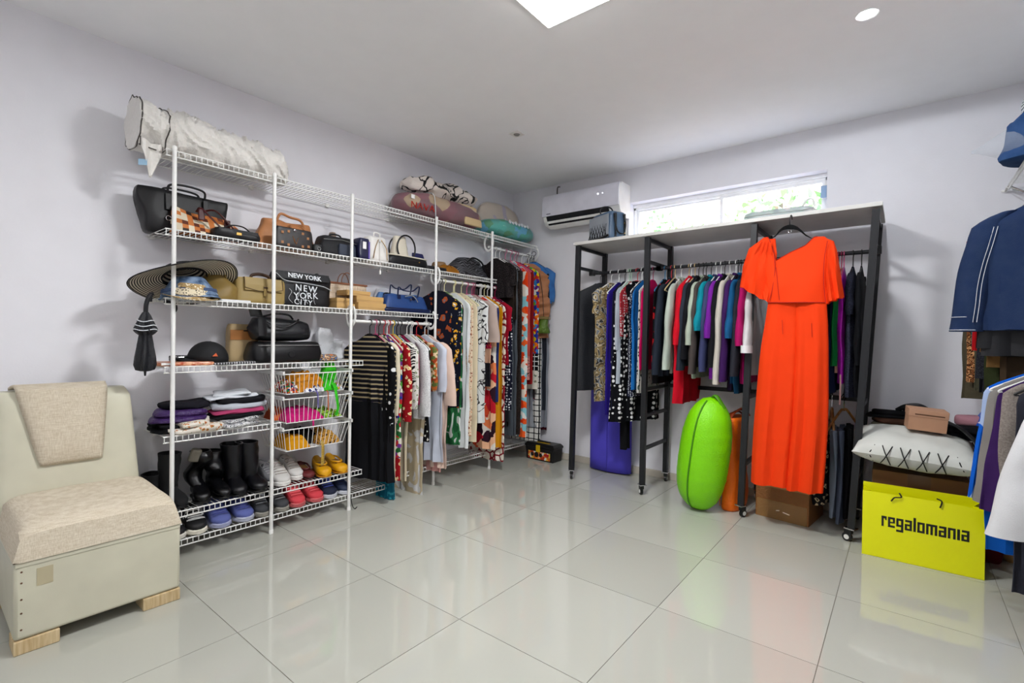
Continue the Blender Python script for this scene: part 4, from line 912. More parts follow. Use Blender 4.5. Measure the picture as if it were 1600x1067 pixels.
# ---------------------------------------------------------------- top shelf
Zt = 2.103
DV = mat('duvet_cotton', '#e8e5e0', .85, spec=.15, bump=(8, .5, .02), sheen=.3, vary=.02)
dv = thing('rolled_duvet', 'white rolled duvet with grey piping on the top shelf', 'duvet', (-.42, 0, Zt))
NR = 72
def rollpt(y, a, off=0):
    t_ = (y+.105)/.775; R = .128*(1-.26*t_)*(1-.55*max(0, (t_-.92)/.08)**2)
    if y < .0: R *= .95+.05*abs(y)/.1
    q_ = y*17+1.3*sin(a)+1.5*nz(y*5, cos(a), sin(a)); wr = .016*nz(y*9, cos(a)*1.6, sin(a)*1.6)+.022*(1-abs(nz(q_, cos(a)*.8, sin(a)*.8))*2.2)**3-.014*abs(nz(y*38+2*cos(a), cos(a)*2, sin(a)*2+8))
    x = (R*1.08+wr+off)*cos(a); z = (R*.96+wr+off)*sin(a)+R*.96
    return Vector((x, y+.012*nz(a*1.3, 2)*(t_ < .05), max(z, .002+off)))
m = MB(); m.loft([[rollpt(-.105+.775*i/89, 2*pi*j/NR) for j in range(NR)] for i in range(90)]).build('roll', DV, dv)
GP = mat('grey_piping', '#57534f', .7)
for y in (-.100, .012): MB().tube([rollpt(y+.004*sin(3*a), a, .002) for a in [2*pi*k/60 for k in range(60)]], .0032, 6, closed=True).build('piping', GP, dv)
def corner(u, v):
    return Vector((.12-.05*u+.015*sin(u*9), -.10+.10*u, .02+.015*sin(v*5)-.17*v*(1-abs(2*u-1)*.9)))
MB().grid(corner, 12, 12).build('hanging_corner', DV, dv, solid=.004)
MB().tube(spl([corner(0, v/6) for v in range(7)]+[corner(1, 1-v/6) for v in range(1, 7)]+[]), .0032, 6).build('piping', GP, dv)
MB().box(-.02, .02, -.001, .001, -.03, .0).build('care_label', mat('care_label', '#a9c9e0', .6), dv, loc=(.108, -.088, -.075), rot=(0, 0, .8))
# transparent vacuum bags and bedding
def bundle(name, label, cat, y0, y1, x, z, r, h, m, amp=.015, seed=0, film=True, e=2.4, rz=0):
    t = thing(name, label, cat, (x, (y0+y1)/2, z), RZ+radians(rz)); L_ = y1-y0
    def body(s): 
        m_ = MB(); rings = []
        for i in range(22):
            tt = i/21; xx = (tt-.5)*L_*s; q = (max(0.0, 1-abs(2*tt-1)**3.2))**.5*.97+.03
            rings.append([Vector((xx, a*q*s+amp*q*nz(xx*9+seed, a*12, b*12), h/2*(1.0)+b*q*s+amp*q*nz(xx*11, a*10, b*9+seed))) for a, b in sup(30, r, h/2, e)])
        return m_.loft(rings)
    body(.97).build('folded_bedding', m, t)
    if film: 
        o = body(1.02).build('film', CLEAR, t)
    return t
yb0, yb1 = yat(623, 330, -.34), yat(757, 330, -.34)
BUR = mat('burgundy_plush', '#6e1f38', .6, pattern=('patch', 4.2, ['#6e1f38', '#7c2440', '#6a1c35', '#a98e6c', '#7a2440', '#641a30']), bump=(40, .3))
t = bundle('bagged_blanket', 'burgundy and beige blanket in a clear bag printed with red letters', 'blanket', yb0, yb1, -.42, Zt, .17, .215, BUR, seed=1)
RL = mat('red_letter', '#c0331f', .5, vary=0)
for k, (a, bseg) in enumerate([('N', [[(-.5, -.5), (-.5, .5), (.5, -.5), (.5, .5)]]), ('A', [[(-.5, -.5), (0, .5), (.5, -.5)], [(-.25, -.1), (.25, -.1)]]), ('V', [[(-.5, .5), (0, -.5), (.5, .5)]]), ('A', [[(-.5, -.5), (0, .5), (.5, -.5)], [(-.25, -.1), (.25, -.1)]])]):
    sticks(t, bseg, -(yb1-yb0)*.40+.052*k, .065, .045, -.135-.009*k-.006, RL, wd=.006)
plate(t, 'bag_label', .035, .03, -(yb1-yb0)*.40, -.125, .13, WHITEP)
MB().tube(spl([(-(yb1-yb0)*.2, -.172, .01), (-(yb1-yb0)*.21, -.176, .1), (-(yb1-yb0)*.2, -.14, .19), (-(yb1-yb0)*.19, -.02, .228)]), .004, 6).build('seam', CLEARP, t)
soft(.20, .03, .06, 4, amp=.004).build('cream_panel', mat('cream_plush', '#cdb68e', .7), t, loc=((yb1-yb0)*.26, -.160, .02))
soft(.24, .05, .04, 4, amp=.004).build('cream_panel', mat('cream_plush', '#cdb68e', .7), t, loc=((yb1-yb0)*.22, -.11, .15))
ANI = cloth('#d9d0c8', 'swirl', 9, '#dcd3cb', '#1b191b', '#dcd3cb', '#e3dad3')
bundle('folded_blanket', 'white blanket with black animal spots piled on the burgundy bag', 'blanket', yat(632, 285, -.4), yat(748, 300, -.4), -.45, Zt+.20, .14, .155, mat('spot_plush', '#d8cfc8', .85, pattern=('swirl', 4.5, ['#d8cfc8', '#dcd3cb', '#1c1a1c', '#d8cfc8', '#dcd3cb'])), seed=4, film=False, amp=.05)
bundle('bagged_blanket', 'dark folded bedding in clear bag at left of the burgundy one', 'blanket', yat(618, 325, -.45), yat(655, 325, -.45), -.50, Zt, .10, .17, cloth('#7a4b4d', 'hstripe', 8, '#8d8a86', '#5b2a33'), seed=5)
bundle('pillow', 'pale beige pillow in clear bag leaning at the top shelf corner', 'pillow', 2.52, 3.15, -.50, Zt+.01, .075, .37, cloth('#c9bcae', 'swirl', 2, '#c9bcae', '#c9bcae', '#b9aebd', '#ddd4cf', '#c3b5a6'), seed=6, amp=.01)
TEAL = cloth('#1f9c92', 'patch', 9, '#1c8f86', '#25a89c', '#1f8a5c', '#4aa6c9', '#1d9c8c', rough=.35)
t = bundle('beach_float_bag', 'teal green wrapped bedding pack with white lettering at the end of the top shelf', 'bedding', 2.42, 3.19, -.40, Zt, .185, .175, TEAL, seed=7, film=True, amp=.01, e=2.8)
t.name = 'wrapped_bedding'
for k in range(7):
    x0 = -.16+.045*k; MB().tube(spl([(x0, -.19, .125), (x0+.014, -.188, .15-.01*(k % 2)), (x0+.018, -.19, .12), (x0+.034, -.188, .142)]), .004, 5).build('lettering', WP, t)
# ---------------------------------------------------------------- hangers and garments
_hm = {}
HCOL = {'black': '#151518', 'white': '#e9e9e6', 'pink': '#c85a86', 'magenta': '#9c1f52', 'red': '#c03a44', 'green': '#b9d8c4', 'cream': '#e0dbb0', 'blue': '#3f7fa8', 'wood': '#a8703a', 'grey': '#8d8d90', 'yellow': '#e6c33a', 'beige': '#cdb58a'}
def hanger(col, loc, rz, where, W=.40, drop=.095, wood=False, lab=None, tilt=0, group=None):
    key = (col, W, drop)
    if key not in _hm:
        m = (mat('hanger_'+col, HCOL[col], .3, pattern=('wood', 30, ['#8a5526', '#c08a4e'])) if col == 'wood' else mat('hanger_'+col, HCOL[col], .3)); h = W/2; r = .0042 if col != 'wood' else .008
        mb = MB()
        mb.tube(spl([(-h, 0, -drop-.018), (-h+.012, 0, -drop), (-.04, 0, -.012), (0, 0, -.002), (.04, 0, -.012), (h-.012, 0, -drop), (h, 0, -drop-.018)], 5), r, 6, flat=1.2 if col != 'wood' else 1.0)
        if col != 'wood': mb.tube([(-h+.004, 0, -drop-.014), (-h*.6, 0, -drop-.024), (h*.6, 0, -drop-.024), (h-.004, 0, -drop-.014)], r*.8, 6)
        hk = MB().tube([Vector((0, 0, 0)), Vector((0, 0, .056))]+arc((.0, 0, .082), .0195, radians(-60), radians(200), 12), .0032, 6)
        _hm[key] = (mb.mesh('clothes_hanger', m), hk.mesh('hook', STEEL if col == 'wood' else m))
    a, b = _hm[key]
    o = bpy.data.objects.new('clothes_hanger', a); COL.objects.link(o); o.location = loc; o.rotation_euler = (0, tilt, rz)
    tag(o, lab or '%s %s hanger on the %s' % (col, 'wooden' if col == 'wood' else 'plastic', where), 'hanger', group or '%s hangers on the %s' % (col, where))
    h = bpy.data.objects.new('hook', b); COL.objects.link(h); h.parent = o
    return o
def body_rings(L, W, th, flare, top, amp, seed, straps, s0=0, s1=None, n=36, lev=20, kf=2.2, wob=1, x0=0):
    """rings of a hung garment between depths s0..s1 below the hanger neck"""
    s1 = s1 or L; rings = []
    prof = [(0, .045), (.012, .06), (.035, .105), (.06, .155), (.085, .20), (.11, .22), (.14, .225)] if not straps else [(0, .05), (.02, .07), (.06, .11), (.10, .145), (.14, .155)]
    for i in range(lev+1):
        s = s0+(s1-s0)*(i/lev)**(1.35 if s0 == 0 else 1)
        if s < prof[-1][0]:
            for (a, ha), (b, hb_) in zip(prof, prof[1:]):
                if a <= s <= b: hw_ = ha+(hb_-ha)*(s-a)/(b-a)
        else:
            t = (s-prof[-1][0])/max(.01, L-prof[-1][0]); hw_ = prof[-1][1]*(1+(flare-1)*t)
        hw_ *= W/.45
        g = min(1, s/.25); A = amp*g*(.4+.6*s/L); d = th*(.25+.75*min(1, s/.09))
        ring = []
        for x, y in sup(n, hw_, d/2, 2.3):
            u = x/hw_
            f = A*sin(kf*2*pi*u+seed+1.6*nz(s*2.5, seed))+A*.5*sin(kf*4.7*u*pi+seed*2+2*nz(s*4, seed))
            ring.append(Vector((x0+x+wob*.008*nz(s*6, u*2, seed)*g, y+f+wob*.012*nz(s*5+seed, u*2)*g, -s+.008*nz(u*3, seed)*(i == lev))))
        rings.append(ring)
    return rings
def sl_path(t, side, L, W, out, s0=.05):
    """centre line of a sleeve: over the shoulder, then down and outwards"""
    if t < .2: q = t/.2; return W*.30+W*.17*q, -s0-.055*q**1.3
    q = (t-.2)/.8; return W*.47+out*q+.006*sin(q*7+L*9), -s0-.055-L*q
def sleeve(mb, side, L, W, th, out=.0, r0=.058, r1=.045, seed=0, s0=.05, n=18, cuff=0, fwd=0):
    k = 15; rings = []
    for i in range(k+1):
        t = i/k; a, z = sl_path(t, side, L, W, out, s0); r = r0*(.55+.45*min(1, t/.25))+(r1-r0)*max(0, t-.2)
        rings.append([Vector((side*(a+r*cos(q)*.78), fwd*t+r*.36*sin(q)*(th/.04)**.6+.006*nz(t*5+seed, q)+.003*sin(t*16+q), z)) for q in [2*pi*j/n for j in range(n)]])
    return mb.loft(rings)
GN = [0]
def garment(name, label, cat, loc, rz, m, L, W=.42, th=.035, slv=0, sm=None, flare=1.0, amp=.008, straps=False, kf=2.2, hcol='black', where='', segs=None, out=0, cuff=None, hang=True, r0=.058, r1=.045, tilt=0, collar=None, extra=None):
    GN[0] += 1; seed = GN[0]*1.37
    t = thing(name, label, cat, loc, rot=(0, tilt, rz))
    cuts = [0]+[s for s, _ in (segs or [])]+[L]; ms = [m]+[q for _, q in (segs or [])]
    for k in range(len(ms)):
        a, b = cuts[k], cuts[k+1]
        MB().loft(body_rings(L, W, th, flare, 0, amp, seed, straps, a, b, lev=20 if k == 0 else 12, kf=kf)).build(['body', 'skirt', 'hem_panel', 'hem_border'][k], ms[k], t)
    if slv:
        for sd in (-1, 1):
            s = sleeve(MB(), sd, slv, W, th, out, r0, r1, seed+sd, cuff=.0).build('sleeve', sm or m, t)
            if cuff: 
                a = W*.47+out; MB().loft([[Vector((sd*(a+(r1+.008)*cos(q)*.80), (r1+.008)*.45*sin(q)*(th/.04)**.6, -.105-slv+dz)) for q in [2*pi*j/18 for j in range(18)]] for dz in (-.004, .045)]).build('cuff', cuff, t)
    if collar: MB().tube([(-.05, -.012, .0), (-.02, -.02, -.02), (0, -.022, -.05), (.02, -.02, -.02), (.05, -.012, 0), (.02, .015, .008), (-.02, .015, .008)], .009, 6, closed=True, flat=.6).build('collar', collar, t)
    if hang: hanger(hcol, (loc[0], loc[1], loc[2]+.004), rz, where, W=.40 if W > .36 else .36, tilt=tilt, lab=' '.join(('%s plastic hanger holding the %s' % (hcol, label)).split()[:16]))
    return t
def on_left(rod, px, name, label, cat, m, ybot, jit=0, py=520, **kw):
    """garment on one of the three rods by the left wall; px column at its room-side edge, ybot pixel row of its hem"""
    z, a, b, x = rods[rod]; W = kw.get('W', .42); xe = x+W*.42
    y = at(px, py, 0, xe).y; y = min(max(y, a+.03), b-.03)
    p = at(px, ybot, 0, xe); L = kw.pop('L', None) or (z-.092)-p.z
    return garment(name, label, cat, (x, y, z-.090), radians(jit), m, L, where=['lowest', 'middle', 'highest'][rod]+' closet rod by the left wall', **kw)
F = cloth
# --- rod 0 (under the handbag shelf)
BS = F('#1b1b20', 'hstripe', 6, '#1b1b20', '#241f3c', '#a89a7a')
on_left(0, 602, 'maxi_dress', 'long black maxi dress with gold striped top half', 'dress', BS, 755, jit=12, segs=[(.47, F('#17181d'))], flare=1.1, amp=.014, slv=.38, kf=3, hcol='black')
on_left(0, 611, 'blouse', 'black long blouse with large white dots', 'blouse', F('#141417', 'dots', 12, '#e4e4e4'), 690, slv=.5, hcol='pink', jit=-4, amp=.01)
on_left(0, 616, 'long_shirt', 'plain cream long shirt beside the dotted blouse', 'shirt', F('#d9cfb9'), 745, slv=.45, hcol='black')
RF = F('#9d1c26', 'floral', 17, '#e6d3a8', '#d9a24a')
on_left(0, 624, 'floral_dress', 'multicolour tropical floral dress behind the red shirt', 'dress', F('#2f6b3c', 'patch', 22, '#7a3f8f', '#e0dcd0', '#1f4fa0', '#c23a3f', '#5fa04a'), 700, hcol='red', segs=[(.86, RF)], L=1.02, flare=.95)
on_left(0, 632, 'floral_shirt', 'red shirt with cream flowers and long sleeves', 'shirt', RF, 640, slv=.50, hcol='red', out=.02, r0=.066, r1=.06)
on_left(0, 622, 'trousers', 'teal and blue print trousers showing at the hem of red florals', 'trousers', F('#1d6f86', 'floral', 20, '#3fa0b0', '#0e4a66'), 782, hcol='white', W=.3, straps=True)
on_left(0, 635, 'wide_trousers', 'cream wide-leg trousers hanging beside red florals', 'trousers', F('#cfc3aa'), 750, hcol='yellow', W=.36)
on_left(0, 640, 'blouse', 'black and white zigzag print blouse', 'blouse', F('#e3e0da', 'zigzag', 9, '#e3e0da', '#17171a', '#17171a'), 640, hcol='blue', slv=.25)
on_left(0, 644, 'blouse', 'white blouse with faint floral embroidery', 'blouse', F('#dedbd6', 'floral', 24, '#8f9a78', '#dedbd6'), 628, hcol='black', slv=.42, r0=.07, r1=.06)
on_left(0, 650, 'dress', 'magenta dress just behind the white lace top', 'dress', F('#9c2456'), 632, hcol='black')
on_left(0, 660, 'eyelet_blouse', 'white eyelet lace top with wide sleeves', 'top', F('#e2e2e2', 'lace', 70, '#c4c4c6'), 655, hcol='white', slv=.48, r0=.07, r1=.078, out=.02)
on_left(0, 662, 'lace_trousers', 'long cream trousers with white lace side panel', 'trousers', F('#c9bba0', 'swirl', 4, '#c9bba0', '#c9bba0', '#d9d7d6', '#dedede'), 782, hcol='white', W=.36, flare=.9)
on_left(0, 668, 'print_dress', 'black and white leaf print dress', 'dress', F('#1b1b1d', 'floral', 20, '#e0ded8', '#1b1b1d'), 690, hcol='white')
on_left(0, 675, 'floral_tunic', 'orange and olive floral top between white shirts', 'top', F('#c2703c', 'patch', 26, '#6d7a45', '#e0c9a6', '#a84a2a'), 612, hcol='red', slv=.3)
on_left(0, 688, 'shirt_dress', 'pale blue-white button shirt dress', 'dress', F('#ccd1de'), 722, hcol='white', slv=.32, r0=.07, r1=.062, amp=.014)
on_left(0, 693, 'chiffon_dress', 'pale pink dress with hem below the blush blouse', 'dress', F('#d3a29c'), 735, hcol='white', W=.34)
on_left(0, 706, 'blush_blouse', 'long blush chiffon blouse with loose bell sleeves', 'blouse', F('#dfc6b8'), 728, hcol='black', slv=.42, r0=.075, r1=.082, out=.05, amp=.02, W=.46, kf=3)
# --- rod 1
on_left(1, 700, 'floral_dress', 'dark navy dress with sparse rust flowers at left of its rod', 'dress', F('#1a1a2a', 'floral', 9, '#a0522d', '#6a6a72'), 640, py=480, hcol='black', jit=25, W=.44)
on_left(1, 712, 'floral_dress', 'navy dress with yellow and white flowers', 'dress', F('#191c2c', 'floral', 12, '#d9a52c', '#e3e0da', '#9a9aa0'), 620, py=480, hcol='black', jit=10)
on_left(1, 718, 'green_skirt', 'green skirt with a white panel on the middle rod', 'skirt', F('#2f6a44', 'swirl', 4, '#2f6a44', '#3f8a58', '#dfe5e2'), 695, py=480, hcol='cream')
on_left(1, 730, 'white_trousers', 'white flared trousers hanging low beneath the navy florals', 'trousers', F('#e1e3e4'), 700, py=560, hcol='cream', W=.40, amp=.014)
on_left(1, 735, 'animal_dress', 'white dress with brown and orange animal print', 'dress', F('#e0cdb4', 'floral', 30, '#8a4a33', '#e0cdb4', '#d97a3c'), 680, py=480, hcol='cream', W=.44, amp=.012)
on_left(1, 742, 'cream_dress', 'plain cream sleeveless dress beside the animal print', 'dress', F('#ddd0b4'), 690, py=480, hcol='cream', W=.38)
on_left(1, 754, 'white_shirt', 'white shirt with thin black branch drawing', 'shirt', F('#dfe1e0', 'swirl', 5, '#dfe1e0', '#dfe1e0', '#dfe1e0', '#3a3a3e', '#dfe1e0', '#dfe1e0'), 660, py=480, hcol='pink', slv=.3, W=.44)
on_left(1, 764, 'abstract_dress', 'dress with magenta, nude and black colour blocks', 'dress', F('#c22f52', 'swirl', 6, '#2b1838', '#c2274c', '#e0632e', '#3a1f4a'), 620, py=480, hcol='magenta', segs=[(.46, F('#cfa68c')), (.58, F('#25242b'))], L=.78, slv=0)
on_left(1, 762, 'blouse', 'greyish pink satin blouse with short wide sleeves', 'blouse', F('#bba9a0', rough=.5), 535, py=480, hcol='pink', slv=.3, r0=.075, r1=.08, out=.03, W=.44, jit=6)
on_left(1, 772, 'geometric_skirt', 'orange and red skirt with bold white geometric shapes', 'skirt', F('#d95a3a', 'patch', 7, '#f0c09c', '#c7283a', '#e3dcd4', '#3a2230', '#e98a5a'), 702, py=480, hcol='white', W=.4)
on_left(1, 775, 'navy_dress', 'plain dark blue dress left of the mustard one', 'dress', F('#26356b'), 628, py=480, hcol='white')
on_left(1, 781, 'mustard_dress', 'long mustard yellow dress', 'dress', F('#d0930f', rough=.7), 698, py=480, hcol='cream', W=.44, amp=.014)
on_left(1, 786, 'print_jumpsuit', 'cream jumpsuit with red and brown geometric lines', 'jumpsuit', F('#e3dbcf', 'lace', 9, '#8a2733'), 720, py=480, hcol='white', W=.44)
on_left(1, 791, 'crimson_top', 'crimson red long top near the fifth post', 'top', F('#a31430'), 570, py=480, hcol='magenta', slv=.2)
on_left(1, 797, 'dotted_dress', 'navy dress with white scattered dots at the rod end', 'dress', F('#1c1f31', 'dots', 26, '#e0e0e4'), 640, py=480, hcol='magenta')
# --- rod 2
P2 = dict(py=450)
on_left(2, 797, 'lace_dress', 'black sheer lace dress at left of the highest rod', 'dress', F('#1d1a1d', 'lace', 40, '#3c3636'), 465, hcol='white', slv=.16, **P2)
on_left(2, 803, 'velvet_dress', 'dark brown velvet dress beside the black lace', 'dress', F('#3a3029', 'speck', 12, '#2a221d', '#5a4c40'), 500, hcol='white', **P2)
on_left(2, 806, 'covered_gown', 'silver grey gown in clear plastic cover', 'dress', F('#5b6168', rough=.35), 680, hcol='grey', W=.34, **P2)
on_left(2, 812, 'sequin_dress', 'dark brown glitter dress', 'dress', F('#453a36', 'speck', 60, '#1f1a18', '#7a6a60', rough=.45), 678, hcol='pink', **P2)
on_left(2, 820, 'floral_gown', 'orange, white and aqua floral long gown', 'dress', F('#e3e0da', 'patch', 12, '#e04a1c', '#8fc4cc', '#e3d6c9', '#e8672f'), 682, hcol='pink', **P2)
on_left(2, 825, 'coral_gown', 'coral pink long gown with leopard hem', 'dress', F('#d9655a'), 655, hcol='pink', segs=[(.9, F('#d99a92', 'floral', 34, '#3a1d20', '#d99a92'))], L=1.12, W=.4, **P2)
on_left(2, 830, 'red_dress', 'dark red dress showing between two bright gowns', 'dress', F('#8f1c22'), 600, hcol='magenta', **P2)
on_left(2, 838, 'rainbow_gown', 'rainbow swirl print long gown', 'dress', F('#2b3f9a', 'patch', 20, '#e0c21c', '#3f8fc9', '#c93a2a', '#5fae3c', '#6a2a86', '#e07a1c', '#e3e0d4'), 625, hcol='white', segs=[(.88, F('#17171a', 'grid', 22, '#e3e3e3')), (1.04, F('#dcd8cc', 'floral', 14, '#7a8a78', '#c98a7c'))], L=1.22, W=.44, **P2)
on_left(2, 843, 'check_dress', 'white dress with thin black grid check', 'dress', F('#e3e1dc', 'grid', 18, '#1b1b1e'), 690, hcol='black', W=.36, **P2)
on_left(2, 850, 'dark_coat', 'long charcoal coat behind the tan ruffled blouse', 'coat', F('#2a2d36'), 640, hcol='black', slv=.4, **P2)
on_left(2, 858, 'burgundy_dress', 'deep burgundy long dress near the corner', 'dress', F('#551a28'), 670, hcol='grey', **P2)
# corner pieces
RM = F('#b5825f', rough=.45)
tb = thing('ruffled_blouse', 'tan satin blouse with thick gathered ruffle front', 'blouse', (-.27, 3.03, 1.90), rot=(0, 0, radians(30)))
rings = []
for i in range(80):
    q = i/79; s_ = .74*q; W_ = .06+.15*min(1, q*6); R_ = .032+.022*abs(sin(s_*34+1.5*nz(s_*6, 1)))*min(1, q*8)
    rings.append([Vector((x*(1+.10*nz(s_*14, x*3)), y+.014*nz(x*9, s_*16)*(1 if y < 0 else .3)-.02*(y < 0)*abs(sin(s_*34+x*7)), -s_-.045*x*0+.02*sin(x*9)*q)) for x, y in sup(40, W_, R_, 2.2)])
MB().loft(rings).build('body', RM, tb)
hanger('white', (-.27, 3.03, 1.905), radians(30), 'highest closet rod by the left wall', lab='white hanger holding the tan ruffled blouse')
bt = garment('denim_shirt', 'light blue shirt nearest the corner on the highest rod', 'shirt', (-.22, 3.05, 1.915), radians(34), F('#4f83bd', 'speck', 5, '#3f6fa8', '#7fa9d6'), .40, W=.36, slv=.28, hcol='black', where='highest closet rod by the left wall', th=.05)
gp = soft(.11, .09, .16, 3, amp=.012, topx=.8).build('scarf_bag', mat('olive_satin', '#5f7a2a', .4, bump=(14, .8)), loc=(-.09, 3.05, 1.22), rot=(0, 0, .4)); gp.name = 'olive_pouch'
tag(gp, 'shiny olive green pouch with gold band hanging near the corner', 'pouch')
MB().box(-.056, .056, -.047, .047, .135, .16).build('gold_band', mat('old_gold', '#7d6a35', .4), gp, smooth=False, bevel=.004)
MB().tube(spl([(0, 0, .15), (-.02, 0, .4), (-.05, .0, .58)]), .003).build('strap', BLK2, gp)
gc = thing('garment_cover', 'clear plastic garment cover with grey dress, nearest the wall corner', 'garment cover', (-.20, 3.10, 1.40), rot=(0, 0, radians(38)))
MB().loft(body_rings(1.10, .34, .05, .9, 0, .012, 5.1, True)).build('cover', mat('milky_plastic', '#aab1ba', .3, alpha=.6, vary=0), gc)
MB().loft(body_rings(.95, .28, .03, .9, 0, .010, 2.1, True)).build('dress', F('#4b4448', 'swirl', 4, '#4b4448', '#6a2430', '#7d7f8a'), gc)

# --- rail of the rolling rack
def on_rack(px, name, label, cat, m, ybot, jit=0, py=430, zr=1.735, **kw):
    W = kw.get('W', .44); ye = 2.90-W*.46
    X = at(px, py+60, 1, ye).x; p = at(px, ybot, 1, ye); L = kw.pop('L', None) or (zr-.090)-p.z
    kw.setdefault('where', 'rolling rack rail')
    return garment(name, label, cat, (X, 2.90, zr-.090), radians(90+jit), m, L, **kw)
gb = on_rack(916, 'garment_bag', 'black zipped garment bag at the left end of the rolling rack', 'garment bag', mat('garment_bag_black', '#22242a', .5, bump=(30, .4)), 612, W=.50, th=.06, hcol='black', jit=-30, kf=1.2, flare=.92)
MB().tube([(-.02, -.034, -.06), (-.02, -.036, -.9)], .002).build('zip', STEEL, gb)
on_rack(938, 'leopard_dress', 'beige leopard and grey blurred print dress with short sleeve', 'dress', F('#a8936a', 'swirl', 9, '#a8936a', '#6b5f4a', '#cfc0a0', '#8a9098', '#3f3a34'), 628, slv=.16, hcol='white', W=.40, jit=-12)
on_rack(950, 'indigo_dress', 'indigo purple sheath dress with thin belt bow', 'dress', F('#33238a'), 648, hcol='white', slv=0, W=.40)
on_rack(958, 'navy_dress', 'dark navy dress right of the indigo one', 'dress', F('#20223a'), 640, hcol='black')
on_rack(965, 'grey_shirt', 'pale grey shirt with long sleeve beside navy dress', 'shirt', F('#a9b0b8'), 600, hcol='green', slv=.45, r0=.05)
on_rack(968, 'red_check_top', 'red and white dotted top on the rack', 'top', F('#b53a44', 'dots', 30, '#e3dcdc'), 600, hcol='green', L=.45)
on_rack(978, 'polka_dress', 'long black dress with white polka dots', 'dress', F('#15161b', 'dots', 17, '#e6e6e6'), 662, hcol='red', W=.44, flare=1.15, amp=.014, th=.05, jit=-28)
bk = on_rack(970, 'ruffled_skirt', 'black ragged ruffled skirt hanging lowest on the rack', 'skirt', F('#131317'), 705, hcol='white', W=.26, straps=True, amp=.02, kf=4, flare=.5)
on_rack(985, 'dotted_blouse', 'navy blouse with tiny white dots', 'blouse', F('#1a1f38', 'dots', 60, '#dfe3ea'), 655, hcol='white', L=.92)
on_rack(988, 'blue_dress', 'bright blue dress mostly hidden among the dots', 'dress', F('#1f6aa8'), 650, hcol='black', L=.86)
on_rack(998, 'leaf_print_dress', 'white dress with black and green leaf print', 'dress', F('#e0dfd8', 'floral', 22, '#1b1d1b', '#2f7a5a'), 600, hcol='white', L=.88)
on_rack(1003, 'hot_pink_dress', 'hot pink dress left of the second rack upright', 'dress', F('#d9116a'), 578, hcol='pink', W=.44)
on_rack(1022, 'black_print_top', 'black top with red flower motif', 'top', F('#17171a', 'floral', 6, '#c0262e', '#e6b93a'), 600, hcol='blue', L=.8)
def jacket(px, label, col, ybot, hcol='black', slv=.5, L=None, name='jacket', cat='jacket', pat=(), **kw):
    m = F(col, *pat); kw.setdefault('W', .42)
    return on_rack(px+3, name, label, cat, m, ybot, slv=slv, hcol=hcol, L=L, out=.085, r0=.070, r1=.074, collar=m, **kw)
jacket(1030, 'dark slate jacket, first of the long row of jackets', '#2b323e', 588, 'red', slv=.62)
jacket(1046, 'pale sage grey jacket left of the bright red one', '#b4bdb2', 583, 'white', slv=.58)
jacket(1062, 'bright red jacket between pale sage and slate jackets', '#c9142c', 545, 'white', slv=.4, L=.62)
jacket(1068, 'dark slate grey jacket with ribbed cuff', '#343a45', 575, 'beige', slv=.58, L=.66)
jacket(1074, 'black jacket close behind the slate one', '#17181d', 560, slv=.5, L=.60)
jacket(1081, 'light sage jacket behind the taupe one', '#aeb8a8', 540, slv=.4, L=.74)
jacket(1086, 'taupe brown jacket left of the turquoise cardigan', '#514a47', 580, slv=.60, L=.66)
jacket(1094, 'turquoise cardigan beside the taupe brown jacket', '#148d9c', 500, slv=.3, L=.5, name='cardigan', cat='cardigan')
jacket(1102, 'slate blue jacket with soft creases', '#474c70', 582, 'white', slv=.58, L=.66)
jacket(1110, 'bright violet cardigan beside the slate blue jacket', '#7d2a9c', 500, 'white', slv=.35, L=.74, name='cardigan', cat='cardigan')
jacket(1116, 'black jacket with white speckled hem', '#1b1b20', 580, slv=.55, L=.66)
jacket(1124, 'off-white ivory long jacket left of the deep purple one', '#cbc5ba', 590, 'white', slv=.66, L=.72)
jacket(1134, 'deep purple jacket right of the ivory one', '#44205c', 590, 'white', slv=.64, L=.74)
jacket(1142, 'steel blue cardigan right of the purple jacket', '#1f5f8a', 510, slv=.35, L=.76, name='cardigan', cat='cardigan')
jacket(1151, 'charcoal grey jacket beside the blue cardigan', '#33343c', 585, slv=.6, L=.66)
jacket(1158, 'magenta top near the white shirt', '#b0186a', 590, slv=.4, L=.76, name='tunic', cat='top')
jacket(1170, 'white shirt with turned-up cuff beside the orange jumpsuit', '#d9d9d9', 580, slv=.44, L=.70, name='white_shirt', cat='shirt', cuff=F('#e6e6e6'))
on_rack(1060, 'red_skirt', 'red flared skirt hanging below the row of jackets', 'skirt', F('#cc1530'), 625, hcol='beige', W=.46, flare=1.05, amp=.016, th=.07, L=.93)
on_rack(1150, 'teal_skirt', 'dark teal skirt peeking below the jackets', 'skirt', F('#123f58'), 607, hcol='black', L=.83)
on_rack(1140, 'plum_skirt', 'dark plum skirt hem beside the teal one', 'skirt', F('#2c1a3c'), 600, hcol='black', L=.81)
# hangers standing empty close by
hanger('beige', (1.24, 2.9, 1.650), RZ, 'rolling rack rail'); 
